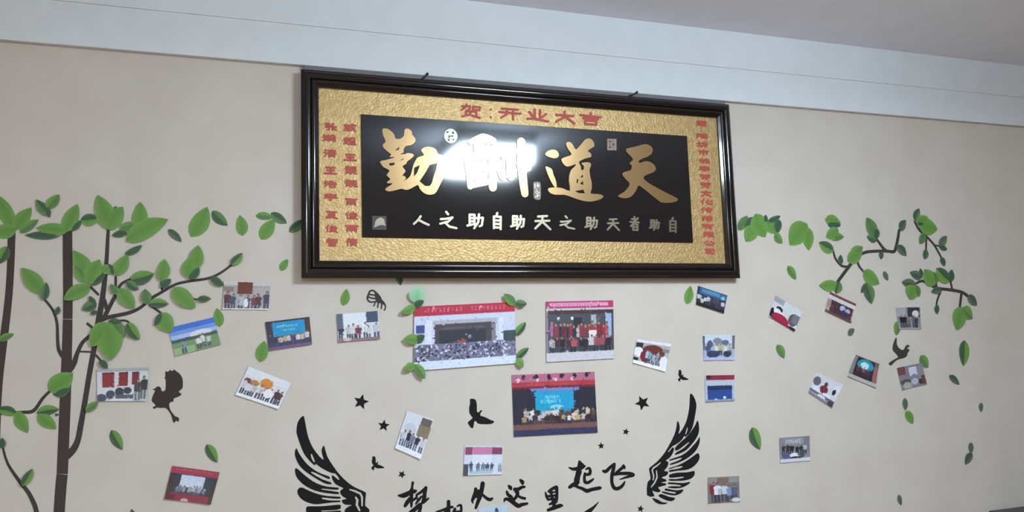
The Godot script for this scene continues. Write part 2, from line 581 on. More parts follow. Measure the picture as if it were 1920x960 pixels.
func sweep_rail(st: SurfaceTool, a: Vector2, b: Vector2, inward: Vector2, profile: Array) -> void:
	# a moulding run from corner a to corner b, mitred at both ends
	var d := (b - a).normalized()
	for i in profile.size() - 1:
		var u0: float = profile[i][0]
		var z0: float = profile[i][1]
		var u1: float = profile[i + 1][0]
		var z1: float = profile[i + 1][1]
		var n0: Vector2 = profile[i][2]
		var n1: Vector2 = profile[i + 1][2]
		var p := [v3(a + inward * u0 + d * u0, z0), v3(b + inward * u0 - d * u0, z0), v3(b + inward * u1 - d * u1, z1), v3(a + inward * u1 + d * u1, z1)]
		var N := [n0, n0, n1, n1]
		var flat: Vector3 = v3(inward * (n0.x + n1.x), n0.y + n1.y)
		for t in [[0, 1, 2], [0, 2, 3]]:
			var o: Array = t.duplicate()
			if (p[o[1]] - p[o[0]]).cross(p[o[2]] - p[o[0]]).dot(flat) > 0.0:
				o = [t[0], t[2], t[1]]
			for k in o:
				st.set_normal(v3(inward * N[k].x, N[k].y).normalized())
				st.add_vertex(p[k] - org)


func moulding() -> Array:
	# [distance from the outer edge, height, normal (towards the inside, outwards from the wall)]
	var out := []
	out.append([0.0, 0.004, Vector2(-1, 0)])
	out.append([0.0, 0.022, Vector2(-1, 0)])
	out.append([0.0, 0.022, Vector2(-1, 0.05)])
	for i in 5:       # outer slope
		out.append([0.007 * i / 4.0, 0.022 + 0.004 * i / 4.0, Vector2(-0.5, 0.87)])
	for i in 13:      # broad bead
		var t := PI * (1.0 - i / 12.0)
		out.append([0.0205 + 0.0135 * cos(t), 0.026 + 0.0085 * sin(t), Vector2(cos(t) * 0.63, sin(t) + 0.001).normalized()])
	for i in 11:      # narrow bead
		var t := PI * (1.0 - i / 10.0)
		out.append([0.0430 + 0.0080 * cos(t), 0.0255 + 0.0055 * sin(t), Vector2(cos(t) * 0.69, sin(t) + 0.001).normalized()])
	for i in 4:       # plain slope to the sight edge
		out.append([0.0515 + 0.0100 * i / 3.0, 0.0245 - 0.0045 * i / 3.0, Vector2(0.41, 0.91)])
	out.append([0.0615, 0.020, Vector2(1, 0.05).normalized()])
	out.append([0.0630, 0.0115, Vector2(1, 0.1).normalized()])
	return out


func plaque() -> void:
	var off := 0.018        # gap between the frame and the wall
	var zf := 0.03 + off
	var tl := wp(Vector2(565, 128), zf)
	var br := wp(Vector2(1390, 521), zf)
	var x0 := tl.x
	var x1 := br.x
	var y1 := tl.y
	var y0 := br.y
	var zb := 0.012 + off
	var t := thing("framed_plaque", Vector3((x0 + x1) / 2, y0, 0.0), "wide black framed plaque with golden calligraphy on a glossy black board", "plaque")
	var prof := moulding()
	for p in prof: p[1] += off
	var c := [Vector2(x0, y1), Vector2(x1, y1), Vector2(x1, y0), Vector2(x0, y0)]
	var inw := [Vector2.DOWN, Vector2.LEFT, Vector2.UP, Vector2.RIGHT]
	inw[0] = Vector2(0, -1)
	inw[2] = Vector2(0, 1)
	for i in 4:
		var st := start()
		sweep_rail(st, c[i], c[(i + 1) % 4], inw[i], prof)
		put(st, "frame_rail", M.lacquer_black, t)
	var st := start()
	box(st, Vector3(x0 + 0.006, y0 + 0.006, 0.004 + off), Vector3(x1 - 0.006, y1 - 0.006, zb))
	put(st, "gold_backing", M.gold_foil, t)
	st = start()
	box(st, Vector3(x0 + 0.012, y1 - 0.03, 0.0), Vector3(x1 - 0.006, 2.6635, off + 0.004), 0.001)  # added grey strip, stands in for the dark band above the frame
	put(st, "added_grey_strip", M.strip_grey, t).set_meta("label", "added grey strip standing in for the dark band between the frame and the cornice")
	var zp := 0.018 + off
	var q := [wp(Vector2(677, 214), zp), wp(Vector2(1300, 455), zp)]
	st = start()
	box(st, Vector3(q[0].x, q[1].y, zb), Vector3(q[1].x, q[0].y, zp), 0.0012)
	put(st, "black_board", M.board_black, t)
	var z2 := zp + 0.004
	# 勤
	var at := Vector2(705, 235)
	var s := 0.145833
	st = start()
	var hol := []
	for h in [[240,328,300,275,295,315], [165,490,240,478,235,510,180,520], [295,460,360,420,350,440], [490,545,565,510,530,610,485,660], [560,720,640,600,690,510,785,488,775,560,740,660,720,740,690,780,630,780]]:
		hol.append(on_wall(pts(h, at, s), z2))
	extrude(st, on_wall(rounded(pts([95,40,80,75,100,145,125,210,88,245,95,285,140,330,195,375,170,408,235,405,215,420,130,445,55,460,60,490,100,540,175,582,135,640,185,690,145,725,150,745,215,745,170,780,125,810,125,835,170,850,250,835,330,815,370,828,420,825,480,795,540,765,560,810,610,865,670,890,740,885,780,850,820,770,865,680,885,590,900,480,895,420,860,385,795,365,780,320,730,285,660,275,610,290,580,320,610,365,610,390,540,410,510,450,480,510,460,590,440,650,400,690,345,718,382,690,375,655,340,645,375,600,375,575,340,525,390,495,400,465,450,430,485,390,470,365,400,355,380,368,305,372,355,350,355,310,385,265,450,255,500,215,505,170,465,120,460,80,420,45,380,45,365,70,360,130,320,170,270,175,245,160,235,120,200,80,150,45], at, s), 2), z2), zp, z2, hol)
	put(st, "gilt_character", M.gilt, t).set_meta("label", "large golden character 勤 at the left end")
	# 酬
	at = Vector2(860, 240)
	s = 0.15625
	st = start()
	var n := 0
	for k in [[140,170,60, 290,130,130, 410,155,90], [235,190,110, 240,330,120], [95,400,60, 130,560,85, 140,700,75], [110,350,75, 400,330,90], [395,340,90, 405,560,95, 410,715,95], [150,690,70, 340,645,80], [170,480,80, 400,470,80], [300,320,70, 310,500,60], [470,400,90, 500,500,90, 530,585,90], [650,270,100, 620,400,100, 625,585,95], [750,165,100, 755,400,110, 770,600,100, 795,790,85], [820,470,90, 790,500,90], [540,350,70, 650,300,90], [720,440,60, 830,480,90]]:
		ribbon(st, k, at, s, zp, z2 + n * 0.00001, z2)
		n += 1
	put(st, "gilt_character", M.gilt, t).set_meta("label", "large golden character 酬 under the lamp glare")
	# 道
	at = Vector2(1010, 250)
	s = 0.135417
	st = start()
	extrude(st, on_wall(rounded(pts([90,290,130,245,190,225,250,240,280,290,265,330,210,345,140,325], at, s), 3), z2), zp, z2)
	extrude(st, on_wall(rounded(pts([95,468,140,470,185,500,205,570,240,660,250,745,230,755,190,700,145,610], at, s), 3), z2), zp, z2)
	hol = []
	for h in [[528,630,550,640,540,690,525,690], [570,700,615,655,622,715], [500,800,620,780,640,832,560,828], [575,605,612,570,614,612]]:
		hol.append(on_wall(pts(h, at, s), z2))
	extrude(st, on_wall(rounded(pts([400,120,380,155,410,220,455,290,410,315,330,345,315,370,340,420,380,455,430,455,500,430,515,430,500,460,455,500,430,560,420,640,435,795,345,765,260,750,150,755,130,780,160,825,230,850,350,850,450,880,560,920,680,945,760,940,850,915,895,880,870,850,800,838,720,832,735,770,735,680,715,600,705,500,725,450,715,410,660,400,590,415,625,450,622,500,590,508,585,460,560,410,570,385,640,350,720,330,730,300,710,265,680,245,730,205,770,180,765,130,735,85,690,70,640,90,590,150,530,215,505,215,470,150,435,122], at, s), 2), z2), zp, z2, hol)
	put(st, "gilt_character", M.gilt, t).set_meta("label", "large golden character 道")
	# 天
	at = Vector2(1150, 265)
	st = start()
	extrude(st, on_wall(rounded(pts([175,105,300,75,400,45,470,42,530,75,545,120,530,170,480,210,400,240,350,275,370,300,440,275,510,285,570,330,590,380,560,425,470,460,425,490,425,520,480,570,600,640,760,725,880,785,890,815,850,840,760,852,660,845,600,800,500,720,400,640,350,612,330,650,290,720,230,775,150,788,90,775,65,750,150,700,210,630,225,580,160,510,125,455,150,425,240,400,255,350,250,325,225,315,240,285,265,265,265,230,200,165], at, s), 2), z2), zp, z2)
	put(st, "gilt_character", M.gilt, t).set_meta("label", "large golden character 天 at the right end")
	# the small gilt line
	var zs := zp + 0.0025
	for g in [["人",774,404,806,423],["之",824,396,858,430],["助",875,399,908,430],["自",922,398,942,431],["助",957,402,985,431],["天",1001,401,1034,431],["之",1049,404,1079,431],["助",1096,405,1122,432],["天",1137,407,1163,433],["者",1180,405,1200,433],["助",1217,410,1238,433],["自",1253,407,1270,437]]:
		put(glyph(g[0], g[1] + 1.5, g[2] + 1.5, g[3] - 1.5, g[4] - 1.5, 4.4 if g[1] < 1040 else 3.6, zp, zs, zs, 1.0), "gilt_character", M.gilt_pale, t)
	# seals and logo
	st = start()
	var e := PackedVector2Array()
	for i in 28:
		e.append(Vector2(845.2, 255) + Vector2(cos(TAU * i / 28.0) * 12.5, sin(TAU * i / 28.0) * 13.7).rotated(-0.25))
	extrude(st, on_wall(e, zs), zp, zs)
	var seal := put(st, "round_seal", M.seal_ivory, t)
	st = start()
	for k in [[430,310,60,480,300,60],[690,310,60,720,350,75],[490,640,50,530,675,55],[520,470,40,530,580,40],[520,490,35,700,480,35],[690,470,40,690,500,40],[700,660,40,740,620,40]]:
		ribbon(st, k, Vector2(820, 235), 0.041667, zs, zs + 0.0005, zs)
	put(st, "seal_mark", M.seal_ink, seal)
	st = start()
	extrude(st, on_wall(pts([1138.5,260,1156,260.5,1156,282,1138.5,281.5]), zs), zp, zs)
	seal = put(st, "square_seal", M.seal_grey, t)
	st = start()
	for k in [[1141,265,2,1147,265,2],[1144,264,2,1144,277,2],[1150,264,2,1150,277,2],[1149,271,2,1153,271,2],[1141,277,2,1147,276,2]]:
		ribbon(st, k, Vector2.ZERO, 1, zs, zs + 0.0004, zs)
	put(st, "seal_mark", M.seal_red, seal)
	st = start()
	extrude(st, on_wall(rounded(pts([1000,343,1004,341,1013,342,1014,357,1013.5,373,1007,374.5,1001,371,1000.5,357]), 2), zs), zp, zs)
	seal = put(st, "oblong_seal", M.seal_grey, t)
	st = start()
	for k in [[1003,345,2,1003,352,2],[1008,344,2,1007,353,2],[1011,347,2,1005,356,1.6],[1004,360,2,1011,361,2],[1007,358,2,1008,369,2],[1004,369,2,1011,366,2]]:
		ribbon(st, k, Vector2.ZERO, 1, zs, zs + 0.0004, zs)
	put(st, "seal_mark", M.seal_ivory, seal)
	st = start()
	extrude(st, on_wall(pts([190,230,830,240,840,860,195,850], Vector2(690, 395), 0.041667), zs), zp, zp + 0.001)
	seal = put(st, "logo_plate", M.logo_plate, t)
	st = start()
	extrude(st, on_wall(rounded(pts([330,480,450,350,570,310,690,360,740,440,755,560,800,680,690,650,560,650,420,700,270,745,310,620], Vector2(690, 395), 0.041667), 3), zs), zp, zs)
	put(st, "logo_emblem", M.gilt_pale, seal)
	# red lettering on the gold
	var zr := zb + 0.002
	for g in [["贺",862.5,194,904,221.5,4.2],[":",918,203,923,222,4.0],["开",935,200,978,225,4.4],["业",988,204,1029.5,229,4.6],["大",1040,207.5,1080,232.5,4.8],["吉",1087,210.5,1128,235,4.6]]:
		put(glyph(g[0], g[1] + 1.5, g[2] + 1.5, g[3] - 1.5, g[4] - 1.5, g[5], zb, zr, zr, 3.0 if g[0] != ":" else 0.0), "red_character", M.red_ink, t)
	for g in [["张",608.5,230,632,245],["瀚",605,251,630,266],["清",607,279,631,295.5],["王",608,312,632,327],["浩",608,338,632,352],["宇",608,362,633,377],["夏",610,395,634,410],["俊",610,421,634,436],["智",611,446,634,462],
			["臧",644,232,668,247],["超",643.5,256.5,668,272],["王",645,288,669,302],["靓",646,311,670,327],["靓",646,337,671,351],["雨",647,371,670,386],["佳",647,396,671,411],["雨",647,421,672,436],["倩",648,446,671,462]]:
		put(glyph(g[0], g[1] + 1, g[2] + 1, g[3] - 1, g[4] - 1, 3.0 if g[0] != "王" else 3.8, zb, zr, zr, 1.2), "red_character", M.red_ink, t)
	for g in [["赠",1305.5,225.5,1325,237],["潍",1305.5,249.5,1327.5,259.5],["坊",1307,265,1327.5,276],["市",1309,280,1329.5,291],["桃",1311,296.5,1331.5,307],["李",1311,311,1331.5,321.5],["芬",1312,326,1332.5,337],["芳",1313,341,1334,353],["文",1313.5,357,1335.5,369],["化",1313.5,373,1337,384],["传",1314,388,1337,399],["播",1316,404,1336.5,414.5],["有",1316,419,1338.5,429.5],["限",1318,434,1340,445.5],["公",1319,451,1341.5,461],["司",1321,465,1341,477]]:
		put(glyph(g[0], g[1] + 1, g[2] + 1, g[3] - 1, g[4] - 1, 2.6, zb, zr, zr, 1.0), "red_character", M.red_ink, t)
	put(glyph(":", 1313, 239, 1317, 246, 1.8, zb, zr, zr), "red_character", M.red_ink, t)
	# the two hooks that hold the frame
	for k in [[794, 801, "left"], [1182, 1194, "right"]]:
		var foot := wp(Vector2(k[0], 152.0 + (k[0] - 794) * 0.083), zf)
		var head := wp(Vector2(k[1], 139.0 + (k[1] - 801) * 0.0875), 0.03)
		var p0 := Vector3(foot.x, y1 - 0.001, 0.02 + off)
		var p1 := Vector3(head.x, head.y, 0.03)
		var hk := thing("wall_hook", Vector3(p0.x, p0.y, 0.02), "small black iron hook holding the %s part of the plaque's top edge" % k[2], "hook", "")
		st = start()
		tube(st, [Vector3(p0.x, y1 + 0.002, 0.012 + off), Vector3(p0.x, y1 + 0.004, 0.022 + off), p0.lerp(p1, 0.35) + Vector3(0, 0, 0.001), p1], 0.0028)
		put(st, "shank", M.iron, hk)
		st = start()
		tube(st, [p1 + Vector3(0, 0, -0.004), p1 + Vector3(0.0012, 0.002, 0.003)], 0.0045, 10)
		put(st, "nail_head", M.iron, hk)


# ------------------------------------------------------------ leaves

const LIGHT := Color(0.130, 0.270, 0.060)
const LIGHT_RIM := Color(0.185, 0.330, 0.082)
const MIDTONE := Color(0.100, 0.195, 0.068)
const DARK := Color(0.052, 0.105, 0.056)
const GREYGREEN := Color(0.105, 0.130, 0.095)
const MINT := Color(0.30, 0.58, 0.36)


func tone(k: String) -> Color:
	return {"L": LIGHT, "M": MIDTONE, "D": DARK, "G": GREYGREEN, "N": MINT}[k]


# one leaf: base, tip and width in sketch units; the two letters tint the half to the right and to the left of the way from base to tip
func leaf_mesh(st: SurfaceTool, base: Vector2, tip: Vector2, width: float, tones: String, z: float, lift := 0.0) -> void:
	var a := wp(base)
	var b := wp(tip)
	var side := wp((base + tip) * 0.5 + (tip - base).orthogonal().normalized() * width * 0.5) - wp((base + tip) * 0.5)
	var hw := side.length()
	var d := b - a
	var len_ := d.length()
	d = d.normalized()
	var o := Vector2(-d.y, d.x)
	var cl := tone(tones[0])
	var cr := tone(tones[1])
	var bend := rng.randf_range(-0.06, 0.06) * len_
	var n := 9
	var grid := []
	for i in n + 1:
		var t := float(i) / n
		var prof := 2.72 * pow(t, 0.68) * pow(1.0 - t, 0.88)
		var c := a + d * len_ * t + o * bend * sin(PI * t)
		var row := []
		for j in 5:
			var u: float = [-1.0, -0.55, 0.0, 0.55, 1.0][j]
			var zz: float = z + lift * sin(PI * t * 0.5) * (0.6 + 0.4 * t) + (lift * 0.25 + 0.0004) * (1.0 - absf(u)) * sin(PI * t)
			row.append(v3(c + o * hw * prof * u, zz))
		grid.append(row)
	for i in n:
		for j in 4:
			var base_c: Color = cr if j < 2 else cl
			var rim: Color = base_c.lerp(LIGHT_RIM, 0.55) if base_c == LIGHT else base_c.lightened(0.04)
			var rib: Color = base_c.darkened(0.14)
			var cols := [rim, base_c, rib, base_c, rim]
			var P := [grid[i][j], grid[i + 1][j], grid[i + 1][j + 1], grid[i][j + 1]]
			var C := [cols[j], cols[j], cols[j + 1], cols[j + 1]]
			for t in [[0, 1, 2], [0, 2, 3]]:
				var v := [P[t[0]], P[t[1]], P[t[2]]]
				var cr_: Vector3 = (v[1] - v[0]).cross(v[2] - v[0])
				if cr_.length() < 1e-12: continue
				var ord: Array = t if cr_.z < 0.0 else [t[0], t[2], t[1]]
				var nn: Vector3 = cr_.normalized() * signf(cr_.z)
				for k in ord:
					st.set_color(C[k])
					st.set_normal(nn)
					st.add_vertex(P[k] - org)
	# rims back to the wall (or to the thickness of the paper leaf)
	for j in [0, 4]:
		for i in n:
			var p: Vector3 = grid[i][j]
			var q: Vector3 = grid[i + 1][j]
			var back := 0.0004
			var nn := v3(o * (-1.0 if j == 0 else 1.0), 0.0)
			for w in [p, q, q - Vector3(0, 0, back), p, q - Vector3(0, 0, back), p - Vector3(0, 0, back)]:
				st.set_color(cr if j == 0 else cl)
				st.set_normal(nn)
				st.add_vertex(w - org)


func leaves(parent: Node3D, at: Vector2, s: float, list: Array, z := 0.0012) -> void:
	for k in list:
		var st := start()
		leaf_mesh(st, at + Vector2(k[0], k[1]) * s, at + Vector2(k[2], k[3]) * s, k[4] * s, k[5], z + layer)
		layer += 0.00012
		put(st, "leaf", M.leaf_vinyl, parent)


func twigs(parent: Node3D, called: String, m: Material, at: Vector2, s: float, list: Array) -> void:
	for k in list:
		var st := start()
		ribbon(st, k, at, s, 0.0, 0.0008 + layer * 0.1, 0.0, called == "trunk")
		layer += 0.00004
		put(st, called, m, parent)


func base_point(p: Vector2) -> Vector3:
	return v3(wp(p), 0.0)


func left_tree() -> void:
	layer = 0.0
	var A := Vector2(0, 340)
	var B := Vector2(0, 640)
	var C := Vector2(280, 340)
	var s := 1.0 / 3.0
	var t := thing("tree_sticker", base_point(Vector2(-10, 1000)), "partly cropped brown tree sticker with green leaves at the left edge of the wall", "wall sticker", "tree stickers")
	twigs(t, "trunk", M.bark, Vector2.ZERO, 1.0, [[22,430,15, 20,500,14, 16,560,14, 9,620,15, 4,660,15, -2,720,14, -6,800,14, -10,1000,14]])
	twigs(t, "branch", M.twig, Vector2.ZERO, 1.0, [[-4,775,6, 20,774,6, 43,773,6, 63,770,7, 80,747,6, 93,734,5]])
	leaves(t, A, s, [[70,265,-15,75,95,"LL"],[95,270,-60,290,90,"LL"],[90,275,178,148,88,"LL"],[110,290,218,215,60,"LM"],[42,365,-20,470,75,"DL"],[-5,895,80,858,44,"LM"]])
	leaves(t, B, s, [[95,410,-25,380,60,"LD"],[95,392,158,515,82,"LL"],[205,402,335,382,64,"LD"],[212,408,318,492,78,"LL"],[308,412,332,412,18,"DD"]])
	leaves(t, B, s, [[300,300,400,255,70,"DD"],[275,280,412,178,118,"LL"]])
	t = thing("tree_sticker", base_point(Vector2(112, 1000)), "tall brown tree sticker with forked branches and many green leaves, left of the plaque", "wall sticker", "tree stickers")
	twigs(t, "branch", M.twig, Vector2.ZERO, 1.0, [
		[203,430,6, 199,500,8, 192,560,10.5, 184,605,11, 177,650,10, 168,700,10, 159,755,10, 151,800,11, 146,825,11, 138,842,13, 126,854,15],
		[117,668,8, 110,655,7, 108,635,6, 107,607,5.5, 100,583,5, 85,563,4.5],
		[124,696,20, 138,682,11, 145,662,8, 155,642,7, 172,627,7, 184,616,6], [164,607,5, 175,616,5], [148,659,3.4, 172,660,3.4], [180,666,4.5, 190,677,4.5],
		[190,600,8, 207,594,7.5, 240,587,7, 263,577,6, 283,560,6, 303,548,5.5, 330,533,5, 357,527,5, 390,522,5, 413,512,4.5, 434,497,4],
		[194,598,9, 203,580,8, 217,553,7, 227,533,5.5, 245,523,4], [217,545,5, 217,520,5], [170,538,5, 184,552,5], [196,562,6, 200,578,8], [305,548,4, 302,530,4.5],
		[281,572,4.5, 302,587,4.5], [205,603,4.5, 225,601,4, 238,602,4, 244,608,4], [362,560,3, 372,562,3],
		[5,838,4, 15,870,5, 37,903,7, 53,923,8, 65,947,9, 72,970,9, 90,1000,11]])
	twigs(t, "trunk", M.bark, Vector2.ZERO, 1.0, [[126.5,425,18, 127,500,18, 127.5,550,18, 127,598,18], [127,598.9,18, 125.5,660,19, 122,760,21, 116.8,888.5,21], [116.7,889.4,21, 113,930,21, 106,1040,21]])
	leaves(t, A, s, [[345,302,140,303,52,"DD"],[385,278,205,262,78,"LL"],[285,195,203,103,64,"MD"],[265,155,335,75,66,"LM"],[280,205,272,145,26,"DD"],[400,280,460,220,46,"DD"],[368,288,437,128,92,"LL"],
		[455,222,562,210,74,"DL"],[715,290,630,305,44,"DD"],[640,190,655,140,40,"DD"],[620,275,550,78,118,"LL"],[608,275,692,143,112,"LL"],[785,265,820,185,54,"DD"],[770,272,790,116,92,"LL"],[675,268,768,238,52,"LM"],[710,338,947,214,118,"LL"],
		[705,412,800,360,42,"DD"],[240,632,124,487,104,"LL"],[245,672,262,568,62,"MD"],[314,752,332,703,34,"DD"],[495,562,413,388,104,"LL"],[492,565,420,475,76,"LM"],[515,585,595,510,50,"DD"],[500,582,562,440,106,"LL"],[565,488,655,497,60,"LL"],
		[645,525,612,465,38,"DD"],[648,532,718,413,82,"LL"],[510,590,358,668,88,"LL"],[545,685,463,722,62,"DM"],[538,690,503,645,36,"DD"],[552,735,510,746,28,"DD"],[735,555,868,520,84,"LD"],[712,562,783,610,48,"MD"],[676,637,621,578,48,"MM"],[672,602,757,717,90,"LL"],
		[905,562,925,438,80,"LL"],[903,596,962,550,48,"DD"],[822,692,815,605,66,"MM"],[838,690,950,690,58,"LD"],[908,738,965,850,104,"LL"],[906,744,870,812,44,"DD"],[610,790,690,800,60,"DD"],[620,788,697,885,92,"ML"],[592,790,513,932,114,"LL"],[602,800,626,1008,156,"LL"],[718,795,786,892,72,"LD"]])
	leaves(t, B, s, [[562,105,606,155,44,"DD"],[484,392,553,337,48,"LM"],[15,602,15,540,42,"DD"],[128,812,187,714,54,"DL"]])
	leaves(t, C, s, [[268,492,275,360,86,"LL"],[222,545,235,428,88,"LL"],[225,552,282,486,52,"DD"],[460,472,523,404,52,"DL"],[345,540,417,590,48,"DD"],[134,598,260,715,100,"LL"],[268,665,348,662,38,"DD"]])


func right_vines() -> void:
	layer = 0.0
	var E := Vector2(1380, 360)
	var F := Vector2(1620, 360)
	var s := 0.2916667
	var t := thing("branch_sticker", base_point(Vector2(1572, 540)), "leafy branch sticker forking right of the plaque's lower right corner", "wall sticker", "branch stickers")
	twigs(t, "branch", M.twig, E, s, [[655,575,20, 740,460,22, 775,420,20, 820,392,20, 870,382,20, 960,380,20, 1000,384,20, 1010,384,22, 1024,370,20, 1040,300,18, 1048,245,16],
		[625,380,12, 640,430,14, 680,475,16, 725,480,16], [905,305,14, 945,360,18, 968,380,18], [780,440,14, 790,475,14, 825,520,12], [840,545,10, 845,590,10], [660,560,14, 668,615,12]])
	leaves(t, E, s, [[628,378,530,324,74,"LD"],[675,466,672,403,36,"DD"],[735,400,815,352,70,"LM"],[715,448,812,375,92,"LL"],[905,312,838,284,48,"DM"],[900,305,880,215,60,"DD"],[888,290,838,163,78,"MM"],[935,385,930,433,34,"DD"],[815,508,920,590,90,"LL"],[850,588,800,648,44,"DD"],[832,588,870,720,76,"MD"],[662,575,640,655,64,"MD"],[652,595,531,602,80,"LL"]])
	leaves(t, F, s, [[230,250,266,180,52,"DG"],[210,344,270,412,52,"DG"]])
	t = thing("branch_sticker", base_point(Vector2(1768, 500)), "small drooping leaf branch sticker, uppermost of the stickers at the far right", "wall sticker", "branch stickers")
	twigs(t, "branch", M.twig, F, s, [[325,190,12, 355,245,13, 395,280,13, 450,340,13, 490,410,11, 503,432,10], [400,285,12, 398,375,11], [455,342,10, 485,348,10]])
	leaves(t, F, s, [[325,188,353,106,48,"DM"],[335,198,408,163,70,"LL"],[345,202,470,240,108,"LL"],[340,206,382,204,26,"DD"],[385,265,354,334,48,"MM"],[490,420,516,478,36,"DD"],[396,368,385,434,40,"GD"],[480,346,529,283,52,"GM"],[478,348,532,370,34,"DD"]])
	t = thing("branch_sticker", base_point(Vector2(1790, 617)), "long arched leaf branch sticker above the small grey photo at the far right", "wall sticker", "branch stickers")
	twigs(t, "branch", M.twig, F, s, [[328,592,14, 375,572,18, 430,600,18, 480,620,20, 560,630,20, 630,645,20, 680,680,18], [466,612,12, 460,572,12], [567,628,12, 555,575,12], [492,640,13, 472,690,12, 465,728,10], [626,650,15, 615,742,15]])
	leaves(t, F, s, [[332,597,238,580,62,"DG"],[325,600,352,672,54,"MM"],[320,600,290,692,90,"LL"],[372,546,291,516,56,"DG"],[366,546,357,490,28,"DD"],[455,592,440,512,64,"LM"],[450,602,380,498,88,"LL"],[550,576,560,498,46,"DD"],[545,576,460,489,80,"LD"],[497,633,426,642,48,"GD"],[465,724,465,785,34,"DD"],[662,664,720,730,52,"DG"],[625,744,692,812,74,"LM"],[632,740,590,887,96,"LL"]])


